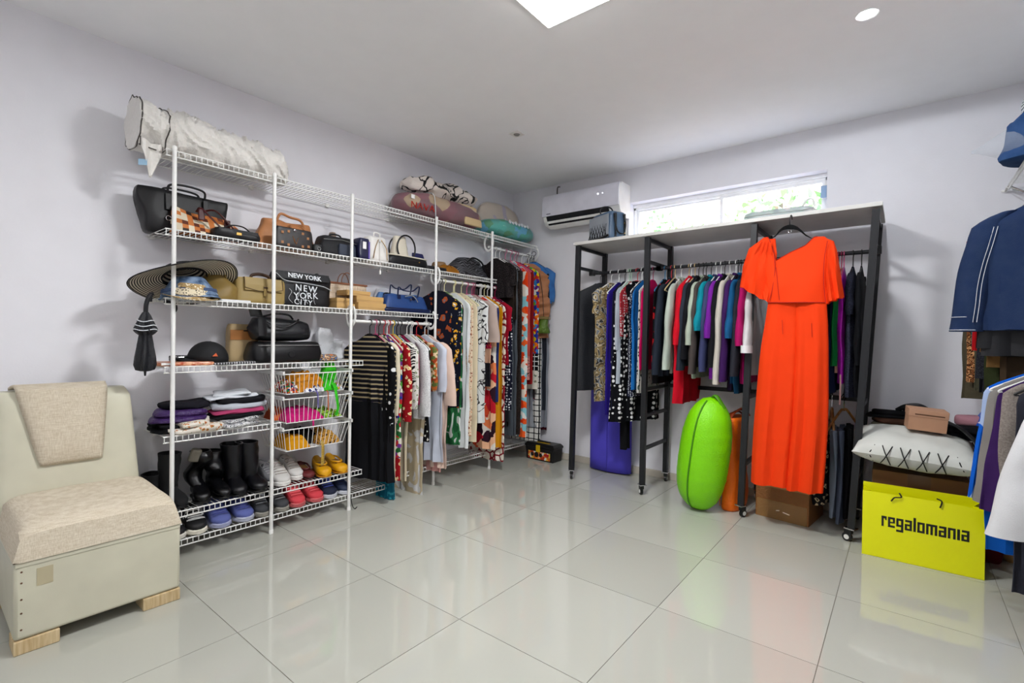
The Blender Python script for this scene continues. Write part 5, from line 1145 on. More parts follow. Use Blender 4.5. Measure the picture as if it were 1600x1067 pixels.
# right bay
on_rack(1292, 'speckled_dress', 'black dress with white speckles just right of the jumpsuit', 'dress', F('#1a1a20', 'speck', 30, '#101014', '#8a8a98'), 590, hcol='white', L=.8)
on_rack(1298, 'navy_tunic', 'dark navy top with green hem behind the fuchsia one', 'top', F('#1b2140'), 590, hcol='magenta', L=.78)
on_rack(1303, 'green_dress', 'emerald green dress strip beside the fuchsia dress', 'dress', F('#157a3c'), 540, hcol='magenta', L=.62)
on_rack(1308, 'nude_slip', 'pale nude slip with dangling tie', 'slip', F('#d3a894'), 560, hcol='magenta', L=.66, straps=True)
on_rack(1313, 'fuchsia_dress', 'glossy fuchsia dress hanging near the emerald strip', 'dress', mat('fuchsia_satin', '#b21fb0', .4, bump=(14, .5)), 578, hcol='pink', W=.38, L=.72)
on_rack(1327, 'lace_dress', 'charcoal lace textured dress near the right rack upright', 'dress', F('#2d2f3c', 'lace', 45, '#3d4050'), 590, hcol='black', L=.80, slv=.2, th=.05)
on_rack(1341, 'black_coat', 'black coat at the right end of the rack', 'coat', F('#15161b'), 590, hcol='black', L=.80, slv=.5)
o = tag(MB().tube(spl([(2.33, 2.70, .98), (2.332, 2.695, .9), (2.33, 2.70, .80)]), .005, 6).build('satin_ribbon', mat('ribbon_nude', '#c9a0a0', .5)), 'nude satin ribbon dangling below the fuchsia dress', 'ribbon')
# wooden hangers with trousers on the lower rail
lz = .80
for (x, y, lab, rz) in ((2.262, 3.00, 'wooden hanger with brass clips on the lower rack rail', 100), (2.33, 2.98, 'darker wooden hanger nearest the right rack upright', 62)):
    hanger('wood', (x, y, lz-.06), radians(rz), 'lower rack rail', W=.42, drop=.16, lab=lab, group='wooden hangers on the lower rack rail')
def hung(label, x, y, z0, w_, L, th, m, rz, name='trousers', cat='trousers', amp=.01):
    t = thing(name, label, cat, (x, y, z0), radians(rz)); lev = 14
    MB().loft([[Vector((a+.01*nz(i, a), b+amp*sin(a*60+i*.2), -L*i/lev)) for a, b in sup(28, w_/2*(1-.15*i/lev), th/2, 2.5)] for i in range(lev+1)]).build('body', m, t); return t
hung('light grey-blue trousers folded over the lower rail hanger', 2.285, 2.93, .62, .34, .54, .03, F('#7f8898'), 95)
hung('slate blue trousers with long crease beside the grey-blue pair', 2.325, 2.93, .63, .34, .58, .03, F('#5a6274'), 92)
hung('black trousers nearest the right upright on the lower rail', 2.36, 2.95, .64, .32, .56, .03, F('#15161a'), 92)
t = hung('frayed black beaded shawl hanging at left of the wooden hangers', 2.225, 2.90, .56, .26, .42, .05, F('#1a181c', 'floral', 20, '#b8a888', '#1a181c'), 80, 'shawl', 'shawl', .02)
t = thing('shoulder_bag', 'brown glossy bag in clear cover hanging from the lower rail behind the jumpsuit', 'bag', (2.215, 3.02, .46), RZ)
soft(.20, .06, .19, 3, amp=.008).build('body', leather('#2c211f', .3), t); MB().tube(spl([(-.08, 0, .17), (-.05, 0, .30), (0, 0, .34), (.05, 0, .30), (.08, 0, .17)]), .004).build('strap', leather('#3a2a26', .4), t)
soft(.22, .075, .22, 3, amp=.008).build('clear_cover', CLEAR, t, loc=(0, 0, -.01))
# ---------------------------------------------------------------- orange jumpsuit on the front of the rack
OR = mat('orange_crepe', '#f04a12', .75, spec=.2, bump=(180, .25), vary=.02)
ORS = mat('orange_seam', '#b82408', .8)
js = thing('jumpsuit', 'bright orange short-sleeved jumpsuit with one-shoulder neckline on the rack front', 'jumpsuit', (0, 0, 0))
YJ = 2.565
def row(pl, pr, py, dy=0):
    a, b = at(pl, py, 1, YJ), at(pr, py, 1, YJ); return a.x, b.x, (a.z+b.z)/2
def sheet_tube(rows, th, folds, n=40, seed=0, y0=YJ, top=None):
    rings = []
    for k, (xl, xr, z) in enumerate(rows):
        c, hw_ = (xl+xr)/2, (xr-xl)/2; ring = []
        for x, y in sup(n, hw_, th/2, 2.2):
            u = x/hw_; f = folds*sin(u*7.5+seed+.8*nz(z*2, seed))*min(1, k/4)+folds*.5*sin(u*17+z*3+seed)
            zz = z if not (top and k < len(top)) else z+top[k](u)
            ring.append(Vector((c+x, y0+y+f+.006*nz(u*2, z*6, seed), zz)))
        rings.append(ring)
    return rings
def interp(keys, n):
    out = []
    for i in range(n):
        t = i/(n-1)*(len(keys)-1); k = min(int(t), len(keys)-2); f = t-k; out.append(tuple(a+(b-a)*f for a, b in zip(keys[k], keys[k+1])))
    return out
# bodice: surface whose upper edge follows the slanted neckline
wl, wr, wz = row(1201, 1291, 474)
NP = 44
def neck(u):
    pts = [(0, 378), (.07, 372), (.14, 371), (.19, 385), (.245, 408), (.45, 395), (.66, 384), (.78, 371), (.92, 370), (1, 378)]
    for (a, pa), (b, pb) in zip(pts, pts[1:]):
        if a <= u <= b: return pa+(pb-pa)*(u-a)/(b-a)
def bod(s):
    def fn(u, v):
        pl = 1186+(1201-1186)*v**.7; prr = 1298+(1291-1298)*v**.7
        px = pl+(prr-pl)*u; py = neck(u)+(474-neck(u))*v
        p = at(px, py, 1, YJ); e = sqrt(max(0, 1-(2*u-1)**2))
        return Vector((p.x, YJ-s*(.012+.040*e*min(1, .35+v))+.004*sin(u*9+v*6)*v+(0.02 if s < 0 else 0), p.z))
    return fn
MB().grid(bod(1), NP, 24).grid(bod(-1), NP, 10).build('bodice', OR, js)
MB().tube([bod(1)(i/40, 0)+Vector((0, -.002, 0)) for i in range(5, 34)], .0022, 6).build('neckline_seam', ORS, js)
MB().tube([bod(1)(.215+.0*i, i/20)+Vector((0, -.003, 0)) for i in range(6, 20)], .0016, 6).build('front_seam', ORS, js)
MB().tube([bod(1)(i/40, .99)+Vector((0, -.003, 0)) for i in range(41)], .0024, 6).build('waist_seam', ORS, js)
# sleeves
def sl(keys, seed, puff):
    rings = []
    for k, (xa, ya, xb, yb_) in enumerate(interp(keys, 16)):
        a, b = at(xa, ya, 1, YJ), at(xb, yb_, 1, YJ); c = (a+b)/2; d = (b-a)/2; ring = []
        for x, y in sup(26, 1, 1, 2.1): ring.append(Vector((c.x+d.x*x, YJ+.038*y*(.55+.45*k/15)+.018*sin(x*8+seed+k*.2)*k/15, c.z+d.z*x+.007*sin(x*9+seed)*puff*k/15)))
        rings.append(ring)
    last = rings[-1]; c = sum(last, Vector())/26
    rings.append([c+(p-c)*.93+Vector((0, 0, .004)) for p in last]); rings.append([c+(p-c)*.8+Vector((0, 0, .05)) for p in last])
    return MB().loft(rings)
sl([(1185, 378, 1212, 373), (1170, 388, 1214, 400), (1160, 415, 1210, 430), (1155, 447, 1203, 474)], 1, 1).build('sleeve', OR, js)
sl([(1288, 372, 1303, 377), (1283, 395, 1308, 392), (1283, 430, 1313, 425), (1288, 476, 1319, 464)], 4, .5).build('sleeve', OR, js)
for pts_ in ([(1209, 392), (1211, 420), (1207, 450), (1201, 474)], [(1293, 376), (1288, 405), (1287, 440), (1290, 474)]):
    MB().tube(spl([at(px, py, 1, YJ-.040) for px, py in pts_]), .0022, 6).build('armhole_seam', ORS, js)
for k in range(5): a = at(1190+5*k, 377, 1, YJ-.03); b = at(1178+9*k, 398, 1, YJ-.036); MB().tube([a, (a+b)/2+Vector((0, -.006, 0)), b], [.002, .004, .0015], 6).build('gather', OR, js)
# legs run from the waist seam to the hem, the crotch seam shows as the centre crease
l1 = [row(1200, 1249, 472), row(1195, 1248, 505), row(1189, 1247, 540), row(1185, 1246, 575), row(1181, 1243, 620), row(1177, 1239, 665), row(1174, 1235, 710), row(1172, 1232, 757)]
l2 = [row(1243, 1292, 472), row(1243, 1294, 505), row(1243, 1295, 540), row(1242, 1295, 575), row(1240, 1295, 620), row(1238, 1294, 665), row(1234, 1291, 710), row(1229, 1286, 767)]
def legmesh(rows, seed, y0):
    rings = []; rr_ = interp(rows, 40)
    for k, (xl, xr, z) in enumerate(rr_):
        t = k/39; c, hw_ = (xl+xr)/2, (xr-xl)/2; ring = []; A = .002+.015*t**1.2
        for x, y in sup(44, hw_, .030+.012*sin(pi*min(1, t*1.4)*.5), 2.2):
            u = x/hw_; ring.append(Vector((c+x, y0+y+A*sin(u*5.5+seed+.5*nz(z*1.5, seed))+A*.35*sin(u*12+seed*2), z+.006*u*(k == 39))))
        rings.append(ring)
    return MB().loft(rings)
legmesh(l1, 0.4, YJ).build('leg', OR, js); legmesh(l2, 3.0, YJ-.006).build('leg', OR, js)
for px, py in ((1222, 500), (1268, 505)):
    a, b = at(px, py, 1, YJ-.043), at(px+1, py+22, 1, YJ-.045); MB().tube([a, b], .0014, 5).build('dart', ORS, js)
jh = thing('clothes_hanger', 'wide black plastic hanger holding the orange jumpsuit', 'hanger', (0, 0, 0))
c0 = at(1234, 372, 1, YJ)
hp = [(1200, 374, 1), (1206, 371, 2), (1212, 367, 4), (1218, 359, 6), (1224, 354, 8), (1230, 351.5, 10), (1235, 350.5, 11), (1240, 351.5, 10), (1246, 354, 8), (1252, 359, 6), (1259, 366, 4), (1267, 371, 2), (1275, 374, 1)]
MB().loft([[at(px, py, 1, YJ-.008+dy) + Vector((0, 0, dz*hh_*.0017)) for dy, dz in ((0, 0), (.014, 0), (.014, -1.6), (0, -1.6))] for px, py, hh_ in hp]).build('shoulder_bar', mat('matte_black', '#0c0c0e', .75, spec=.15), jh, smooth=False, bevel=.002)
pk = at(1234, 352, 1, YJ)
MB().tube(spl([pk, pk+Vector((0, .0, .03)), pk+Vector((.0, .03, .065)), pk+Vector((0, .062, .07)), pk+Vector((0, .075, .05))]), .003, 8).build('hook', BLACKP, jh)
MB().tube(arc((pk.x, pk.y, pk.z-.035), .01, 0, 2*pi, 12)[:-1], .002, 6, closed=True).build('notch_ring', STEEL, jh)

# ---------------------------------------------------------------- on the rack's top board
ZB = 1.978
tt_ = thing('tote_bag', 'black tote bag with lattice cut-out sides on the left end of the rack board', 'bag', (.70, 2.83, ZB-.008), radians(66))
GL = leather('#5a7088', .22)
soft(.20, .28, .235, 6, topx=.82, topy=.92, bulge=.02, amp=.004, seed=3).build('body', GL, tt_)
for s in (-1,): 
    m = MB()
    for k in range(7):
        a = -.11+.036*k; m.tube([(-.102, a, .02), (-.094, min(.12, a+.09), .20)], .0045, 6); m.tube([(-.102, a+.03, .02), (-.094, max(-.12, a-.06), .20)], .0045, 6)
    m.build('lattice', BLK, tt_)
    MB().box(-.101, -.096, -.125, .125, .02, .205).build('side_panel', mat('lattice_back', '#9a9fa6', .5), tt_, smooth=False)
handle(tt_, [(-.06, .02, .22), (-.07, .02, .27), (-.03, .01, .295), (.03, .0, .285), (.06, .0, .22)], .006, BLK)
handle(tt_, [(-.045, -.125, .215), (-.055, -.150, .15), (-.03, -.162, .06), (.03, -.162, .055), (.055, -.150, .14), (.045, -.125, .215)], .006, BLK)
plate(tt_, 'strap', .02, .19, -.04, -.142, .12, BLK); plate(tt_, 'strap', .02, .19, .05, -.142, .12, BLK)
for z in (.06, .14): MB().lathe([(.001, .003), (.005, .002), (.006, 0)], 10, Matrix.Translation((.05, -.146, z)) @ Matrix.Rotation(pi/2, 4, 'X')).build('stud', GOLD, tt_)
MB().tube(spl([(-.12, .14, .0), (-.14, .05, .008), (-.13, -.08, .012), (-.11, -.14, .03)]), .009, 8).build('braided_strap', BLK, tt_)
sb = thing('storage_bag', 'translucent grey zipped storage bag on the right part of the rack board', 'bag', (1.95, 2.95, ZB), .02)
soft(.42, .26, .085, 5, amp=.008, seed=9).build('body', mat('grey_film', '#aab0b8', .3, alpha=.75), sb)
MB().tube(spl([(.14, -.1, .08), (.17, -.12, .115), (.2, -.12, .115), (.21, -.1, .07)]), .006, 8).build('handle', WHITEP, sb); MB().tube([(-.2, -.135, .05), (.2, -.135, .05)], .002).build('zip', STEEL, sb)
cb = tag(MB().box(-.02, .02, 0, .012, 0, .085).build('curtain_sample', mat('pale_blue_glass', '#9db8d8', .2, alpha=.8), loc=(2.165, 3.262, 2.2), smooth=False, bevel=.002), 'pale blue square sticker panel at the right window jamb', 'panel')
cb.name = 'window_panel'

# ---------------------------------------------------------------- floor items
# rolled purple exercise mat behind the rack
mp_ = thing('exercise_mat', 'blue-violet foam exercise mat standing rolled behind the left rack bay', 'mat', (.60, 3.115, 0))
FM = mat('violet_foam', '#5f55d4', .55, bump=(120, .5))
m = MB()
def spiral(zv):
    out = []
    for i in range(60):
        a = -pi*.5+i/59*2*pi*1.75; r = 1-.10*i/59; out.append((.20*r*cos(a), .062*r*sin(a)))
    return out
sp_ = spiral(0); th = .010
def matgrid(u, v):
    k = u*59; i = min(58, int(k)); f = k-i; x = sp_[i][0]+(sp_[i+1][0]-sp_[i][0])*f; y = sp_[i][1]+(sp_[i+1][1]-sp_[i][1])*f
    return Vector((x, y, .012+.73*v+.006*nz(u*4, v)))
MB().grid(matgrid, 120, 8).build('foam_sheet', FM, mp_, solid=.011)
tb2 = thing('toolbox', 'black plastic toolbox with yellow latch and tool picture, on the floor', 'toolbox', (-.085, 3.075, 0), radians(-2))
TBK = mat('toolbox_black', '#1a1a1c', .4)
MB().loft([[Vector((x*s, y*s, z)) for x, y in ((-.17, -.075), (.17, -.075), (.17, .075), (-.17, .075))] for s, z in ((.93, 0), (1, .125))]).build('body', TBK, tb2, smooth=False, bevel=.006)
MB().loft([[Vector((x*s, y*s, z)) for x, y in ((-.17, -.075), (.17, -.075), (.17, .075), (-.17, .075))] for s, z in ((1.04, .125), (1.04, .145), (.9, .165))]).build('lid', TBK, tb2, smooth=False, bevel=.005)
MB().box(-.07, .07, -.02, .02, .163, .178).build('carry_handle', TBK, tb2, smooth=False, bevel=.006); MB().box(-.06, .09, -.035, -.022, .1655, .168).build('yellow_trim', mat('latch_yellow', '#d8b416', .4), tb2, smooth=False)
MB().box(-.03, .015, -.092, -.078, .085, .15).build('latch', mat('latch_yellow', '#d8b416', .4), tb2, smooth=False, bevel=.003)
lab_ = MB().box(-.13, .13, -.0795, -.0765, .015, .085).build('picture_label', mat('label_orange', '#d06a1a', .4, pattern=('patch', 26, ['#d8702a', '#e6c24a', '#dfe0dc', '#b23a1a', '#e08a3a'])), tb2, smooth=False)
for x, s in ((-.08, .02), (-.03, .026), (.02, .02)): MB().lathe([(.001, .002), (s*.8, .0015), (s, 0)], 16, Matrix.Translation((x, -.0795, .055)) @ Matrix.Rotation(pi/2, 4, 'X')).build('tool_picture', mat('print_black', '#1b1b1b', .5), tb2)
soft(.055, .004, .022, 2.4, amp=0, lev=4).build('oval_logo', mat('logo_red', '#c0202a', .4), tb2, loc=(.09, -.080, .055))
# lime green inflatable
LG = mat('lime_nylon', '#8cdc00', .36, bump=(26, .45), vary=.03)
gl = thing('inflatable_lounger', 'bulging lime green inflatable lounger standing under the rack', 'inflatable', (1.505, 2.665, 0), rot=(0, radians(8.5), radians(-22)))
m = MB(); rings = []
for i in range(40):
    t = i/39; z = .0+.80*t; a = .168*(max(0, 1-abs(2*t-1)**3.6))**.45; a = max(a, .006)
    if t > .5: a *= 1-.25*((t-.5)/.5)**2
    b = .165*(max(0, 1-abs(2*t-1)**3.2))**.55+.004
    rings.append([Vector((x+.004*nz(x*9, z*30), y, z+.003*sin(40*z)*abs(y)/.15)) for x, y in sup(36, a, b, 1.9)])
m.loft(rings).build('body', LG, gl)
def prof_g(t, off):
    a = .168*(max(0, 1-abs(2*t-1)**3.6))**.45; a *= (1-.25*((t-.5)/.5)**2) if t > .5 else 1
    b = .165*(max(0, 1-abs(2*t-1)**3.2))**.55+.004
    q = radians(-80); c, s_ = cos(q), sin(q)
    return Vector((a*math.copysign(abs(c)**(2/1.9), c)*1.01, b*math.copysign(abs(s_)**(2/1.9), s_)*1.015, .80*t))
MB().tube([prof_g(i/40, 0) for i in range(1, 40)], .006, 6).build('seam', mat('lime_seam', '#4f8f0a', .5), gl)
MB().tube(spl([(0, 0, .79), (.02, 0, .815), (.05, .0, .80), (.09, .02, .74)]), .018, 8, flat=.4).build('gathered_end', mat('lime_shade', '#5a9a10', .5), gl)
# orange folded lounger
OM = mat('orange_nylon', '#ff7d12', .5, bump=(14, .5))
om = thing('folded_mat', 'orange nylon mat folded upright between lime lounger and cardboard box', 'mat', (1.705, 2.865, 0), radians(-6))
soft(.115, .27, .64, 4, amp=.006, seed=3, bulge=.03, round_=.04, topx=.95).build('body', OM, om)
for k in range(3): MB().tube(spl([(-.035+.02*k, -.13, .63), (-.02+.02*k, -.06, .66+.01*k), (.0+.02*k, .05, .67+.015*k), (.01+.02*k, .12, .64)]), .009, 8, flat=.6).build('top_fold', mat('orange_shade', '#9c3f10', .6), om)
MB().tube([(-.058, -.11, .02), (-.057, -.115, .62)], .003).build('seam', OM, om)
# cardboard box behind the jumpsuit
cb = thing('cardboard_box', 'brown taped cardboard box on the floor behind the jumpsuit legs', 'box', (2.035, 2.95, 0), radians(-7))
w2, d2, h2 = .32, .34, .28
MB().box(-w2/2, w2/2, -d2/2, d2/2, 0, h2-.07).build('carton', mat('old_carton', '#8f6236', .7, bump=(14, .5)), cb, smooth=False, bevel=.003)
MB().box(-w2/2-.003, w2/2+.003, -d2/2-.003, d2/2+.003, h2-.075, h2).build('lid', mat('pale_carton', '#b58a5a', .8), cb, smooth=False, bevel=.002)
MB().box(-w2/2+.01, w2/2-.01, -d2/2-.0022, -d2/2-.0005, .0, .12).build('packing_tape', mat('packing_tape', '#b58d5a', .12, alpha=.45), cb, smooth=False)
MB().tube([(-.03, -d2/2-.003, .06), (-.01, -d2/2-.003, .064)], .003, 5).build('tape_scrap', WHITEP, cb)
MB().tube([(.01, -d2/2-.003, .058), (.05, -d2/2-.003, .050)], .003, 5).build('tape_scrap', WHITEP, cb)

# yellow gift bag
YB_ = mat('yellow_paper', '#efef08', .35, vary=.015)
yb = thing('gift_bag', 'large bright yellow paper bag lettered regalomania', 'bag', (2.46, 2.52, 0), radians(2.2))
BW, BH, BD = .497, .355, .13
def ybp(z, s=1): return [Vector((0, 0, z)), Vector((BW, 0, z)), Vector((BW-.004, BD, z)), Vector((.004, BD, z))]
MB().add([(0, 0, 0), (BW, 0, 0), (BW, 0, BH-.015), (BW*.82, 0, BH), (0, 0, BH), (0, .004, 0), (BW, .004, 0), (BW, .004, BH-.015), (BW*.82, 0, BH), (0, .004, BH)], [(0, 1, 2, 3, 4), (5, 9, 8, 7, 6), (0, 4, 9, 5), (4, 3, 8, 9), (3, 2, 7, 8), (2, 1, 6, 7), (1, 0, 5, 6)]).build('front_panel', YB_, yb, smooth=False)
MB().box(0, BW, BD, BD+.003, 0, BH+.02).build('back_panel', YB_, yb, smooth=False)
for x0, s in ((0, 1), (BW-.003, -1)):
    MB().add([(x0, 0, 0), (x0+s*.03, BD/2, 0), (x0, BD, 0), (x0, BD, BH), (x0+s*.035, BD/2, BH-.01), (x0, 0, BH), (x0+.003, 0, 0), (x0+s*.03+.003, BD/2, 0), (x0+.003, BD, 0), (x0+.003, BD, BH), (x0+s*.035+.003, BD/2, BH-.01), (x0+.003, 0, BH)],
             [(0, 1, 4, 5), (1, 2, 3, 4), (6, 11, 10, 7), (7, 10, 9, 8), (5, 4, 10, 11), (4, 3, 9, 10)]).build('gusset', YB_, yb, smooth=False)
MB().box(.002, BW-.002, 0, BD, 0, .003).build('base_panel', YB_, yb, smooth=False)
CORD = mat('black_cord', '#141414', .7)
for (xa, ya, dr) in ((.155, -.004, .03), (.325, -.004, .03)):
    MB().tube(spl([(xa, BD*.0, BH-.028), (xa+.002, -.008, BH-.02), (xa+.006, -.006, BH+.006), (xa-.012, .01, BH+.012)] if xa > .2 else [(xa-.03, -.006, BH-.035), (xa-.015, -.012, BH-.012), (xa+.012, -.008, BH-.006), (xa+.004, .0, BH+.014)]), .0035, 6).build('cord_handle', CORD, yb)
GLY = {  # block lettering on a 4 x 9 grid: (x0, x1, y0, y1); y 0..6 body, up to 8 ascender, down to -2 descender
 'r': [(0, 1.3, 0, 6), (1.3, 3, 4.6, 6), (2.1, 3, 3.8, 4.6)],
 'e': [(0, 1.3, 0, 6), (1.3, 4, 4.8, 6), (1.3, 4, 0, 1.2), (2.8, 4, 2.6, 4.8), (1.3, 2.8, 2.5, 3.3)],
 'g': [(0, 1.3, 1.2, 6), (1.3, 2.7, 4.8, 6), (1.3, 2.7, 1.2, 2.4), (2.7, 4, -1.8, 6), (0, 2.7, -1.8, -.6)],
 'a': [(0, 1.3, 0, 3.6), (1.3, 2.7, 0, 1.1), (1.3, 2.7, 2.6, 3.6), (2.7, 4, 0, 6), (.2, 2.7, 4.8, 6)],
 'l': [(0, 1.4, 0, 8)], 'i': [(0, 1.4, 0, 6)],
 'o': [(0, 1.3, 0, 6), (2.7, 4, 0, 6), (1.3, 2.7, 4.8, 6), (1.3, 2.7, 0, 1.2)],
 'm': [(0, 1.3, 0, 6), (2.3, 3.6, 0, 6), (4.6, 5.9, 0, 6), (1.3, 2.3, 4.8, 6), (3.6, 4.6, 4.8, 6)],
 'n': [(0, 1.3, 0, 6), (2.7, 4, 0, 6), (1.3, 2.7, 4.8, 6)]}
x = .085; u_ = .0075; BKL = mat('print_black', '#1b1b1b', .5)
for k, ch_ in enumerate('regalomania'):
    mb = MB(); wd_ = max(q[1] for q in GLY[ch_])
    for (a, b, c, d) in GLY[ch_]:
        if k == 7 and a == 0 and c == 0: pass
        mb.box(x+a*u_, x+b*u_, -.0012, -.0002, .186-.010+c*.0092-.0, .186-.010+d*.0092)
    mb.build('letter_'+ch_, BKL, yb, smooth=False); x += (wd_+.75)*u_

# stack behind the yellow bag: carton, cushion, clothes, shoe box
c1 = thing('cardboard_box', 'large brown carton under the white cushion, behind the yellow bag', 'box', (2.70, 2.90, 0), radians(1))
MB().box(-.21, .21, -.19, .19, 0, .44).build('carton', mat('carton_dark', '#7d5934', .8), c1, smooth=False, bevel=.003)
MB().box(-.05, .05, -.1925, -.1905, .2, .44).build('packing_tape', mat('packing_tape2', '#6a4a2a', .3), c1, smooth=False)
tag(soft(.12, .2, .42, 5, amp=.006, seed=5).build('red_bag', cloth('#6d1420'), loc=(3.00, 2.92, 0)), 'dark red fabric bag squeezed right of the large carton', 'bag')
cu = thing('cushion', 'white cushion laced with black crosses along its front edge', 'cushion', (2.675, 2.80, .575), rot=(radians(9), radians(3), radians(2)))
cushion(.56, .46, .185, p=.42, n=34, seed=4, amp=.003).build('cover', mat('cushion_white', '#d5d6d0', .8, bump=(60, .2)), cu)
def cs(x, z): # point on the cushion's front rim
    k = (max(0, 1-abs(x/.28)**2.6))**.42; y = -.225+.02*abs(x/.28)**2
    zz = z*.09*k; return Vector((x, y+(abs(z)**2.2)*.085-.004, zz))
for k in range(6):
    x = -.20+.078*k
    MB().tube([cs(x-.02, .62), cs(x-.008, .25), cs(x+.008, -.2), cs(x+.022, -.62)], .0028, 6).build('cross_stitch', CORD, cu)
    if k < 5: MB().tube([cs(x+.024, .62), cs(x+.006, .2), cs(x-.008, -.2), cs(x-.022, -.62)], .0028, 6).build('cross_stitch', CORD, cu)
for k in range(9): MB().tube([Vector((.262, -.17+.04*k, .035)), Vector((.285, -.15+.04*k, -.005)), Vector((.27, -.14+.04*k, -.03))], .0028, 6).build('edge_lacing', CORD, cu)
zt_ = .655
folded('olive and brown folded garments stacked on the white cushion', 0, 0, 0, 0, 0, 0, OLV) if False else None
def pile(label, x, y, z, w_, d, h, m, rz=0, seed=0, layers=2):
    t = thing('folded_garment', label, 'clothes', (x, y, z), radians(rz))
    for k in range(layers): soft(w_*(1-.1*k), d*(1-.06*k), h/layers*1.1, 4, lev=4, round_=.35, amp=.012, bulge=0, seed=seed+k*3).build('fold_layer', m[k % len(m)] if isinstance(m, list) else m, t, loc=(.01*k, 0, h/layers*k))
    return t
pile('grey and olive folded garments at left on the white cushion', 2.58, 2.99, .635, .26, .16, .045, [F('#5a5a4c', 'speck', 30, '#3f4036', '#7a7a68'), F('#6d6a5c')], seed=3)
pile('brown folded garment on top of the grey and olive ones', 2.60, 3.0, .68, .24, .15, .03, F('#4f3629'), seed=5, layers=1)
pile('black folded garment left of the small box on the cushion', 2.58, 3.02, .71, .26, .13, .045, F('#17171b'), seed=7)
tag(MB().tube(spl([(2.60, 3.03, .76), (2.64, 3.0, .79), (2.70, 2.99, .80), (2.74, 3.0, .775), (2.68, 3.02, .765), (2.62, 3.03, .775)]), .014, 8).build('rolled_belt', BLK2), 'coiled black strap behind the small box', 'belt')
pile('black lace garment right of the small box on the cushion', 2.88, 2.98, .63, .20, .18, .07, F('#1c1d24', 'speck', 40, '#121217', '#4a4d5a'), seed=9)
tag(MB().tube(spl([(2.82, 2.93, .73), (2.88, 2.88, .70), (2.93, 2.82, .655), (2.955, 2.76, .615)]), [.016]*19, 8, flat=.4).build('black_scarf', mat('print_black', '#1b1b1b', .5)), 'black strap with silver edge slipping over the cushion right side', 'scarf')
pile('pink folded garment behind the black lace one', 2.93, 3.08, .70, .12, .1, .05, F('#b98a94'), seed=11, layers=1)
sx = thing('shoe_box', 'small pale brown cardboard box tilted on top of the cushion', 'box', (2.725, 2.82, .685), rot=(radians(3), radians(4), radians(8)))
MB().box(-.085, .085, -.06, .06, 0, .10).build('tray', mat('box_tan', '#bd9478', .8), sx, smooth=False, bevel=.001)
MB().box(-.0875, .0875, -.0625, .0625, .078, .118).build('lid', mat('box_tan2', '#c49b80', .8), sx, smooth=False, bevel=.002)
MB().box(-.06, .07, -.0640, -.0625, .088, .094).build('slot', mat('slot_brown', '#6a4a35', .8), sx, smooth=False)
# plastic bags behind, near the corner
for x, y, z, s, c, lb in ((3.03, 3.02, .50, .09, '#d61670', 'hot pink plastic bag low beside the hanging blue towel'), (3.03, 3.06, .66, .075, '#2b5fc0', 'blue and white plastic bag above the hot pink one'), (3.06, 3.10, .77, .06, '#c98aa0', 'pale pink plastic bag topmost in the corner heap')):
    o = soft(s*2, s*1.6, s*2, 2.6, amp=.02, seed=s*100, topx=.6).build('plastic_bag', mat('pb'+c, c, .25, pattern=('swirl', 6, [c, c, '#e8e6ea', c]), bump=(20, 1)), loc=(x, y, z)); tag(o, lb, 'bag')
tag(soft(.26, .3, .50, 5, amp=.01, seed=77).build('carton_stack', CARD, loc=(3.17, 3.03, 0)), 'brown carton in the corner under the plastic bags', 'box')

# ---------------------------------------------------------------- right wall shelf and clothes
ru = thing('wire_shelving_unit', 'white wire shelf with two clothes rods on the right wall', 'shelving', (0, 0, 0))
wire_shelf(ru, 2.10, -.6, 3.17, xf=3.085, xk=3.50)
XR1 = 3.14
for (z, a, b) in ((1.93, -.5, 3.18), (1.16, -.5, 2.45)):
    MB().tube([(XR1, a, z), (XR1, b, z)], .011, 12).build('hanging_rod', WHITE, ru)
for yy in (3.16, 2.0, .8): MB().tube([(3.08, yy, 2.09), (3.51, yy, 1.80)], .006, 6).build('brace', STEEL if yy > 3 else WHITE, ru)
MB().tube([(3.08, 3.165, 2.085), (3.075, 3.20, 2.07), (3.06, 3.21, 2.075)], .007, 8).build('wall_anchor', WHITEP, ru)
db = thing('bagged_jeans', 'folded jeans in a crumpled clear bag on the right wall shelf', 'bag', (3.17, 2.72, 2.103), radians(176))
m = MB()
soft(.36, .26, .21, 2.6, amp=.02, seed=12, topx=.8).build('folded_jeans', F('#3f5c86', 'speck', 10, '#33507a', '#7d9cc4'), db)
m = MB(); rings = []
for i in range(18):
    t = i/17; xx = -.24+.52*t; q = (max(0, 1-abs(2*min(t/.85, 1)*1-1)**2.6)**.5)*.95+.05 if t < .62 else max(.05, .95*(1-(t-.62)/.38))
    rings.append([Vector((xx, a*q+.012*nz(xx*12, a*14), .108+b*q+.01*nz(xx*11, b*12, 4)-.04*max(0, t-.6))) for a, b in sup(26, .14, .115, 2.3)])
m.loft(rings).build('clear_bag', mat('bag_film', '#e8eef6', .12, spec=.7, alpha=.2, vary=0, bump=(18, 1)), db)
tag(soft(.2, .22, .13, 3, amp=.014, seed=8).build('folded_jeans', F('#cfd2d6', 'hstripe', 12, '#dfe2e6', '#2a2d33'), loc=(3.2, 2.72, 2.325), rot=1.5), 'light folded cloth with black edge on top of the bagged jeans', 'clothes')
def right(ylo, z, name, label, cat, m, L, W=.46, jit=0, **kw):
    kw.setdefault('where', 'right wall rods'); dx = kw.pop('dx', 0)
    return garment(name, label, cat, (XR1+dx, ylo, z-.090), radians(180+jit), m, L, W=W, **kw)
DJ = F('#2f3f5e', 'speck', 14, '#293a5c', '#4f6488')
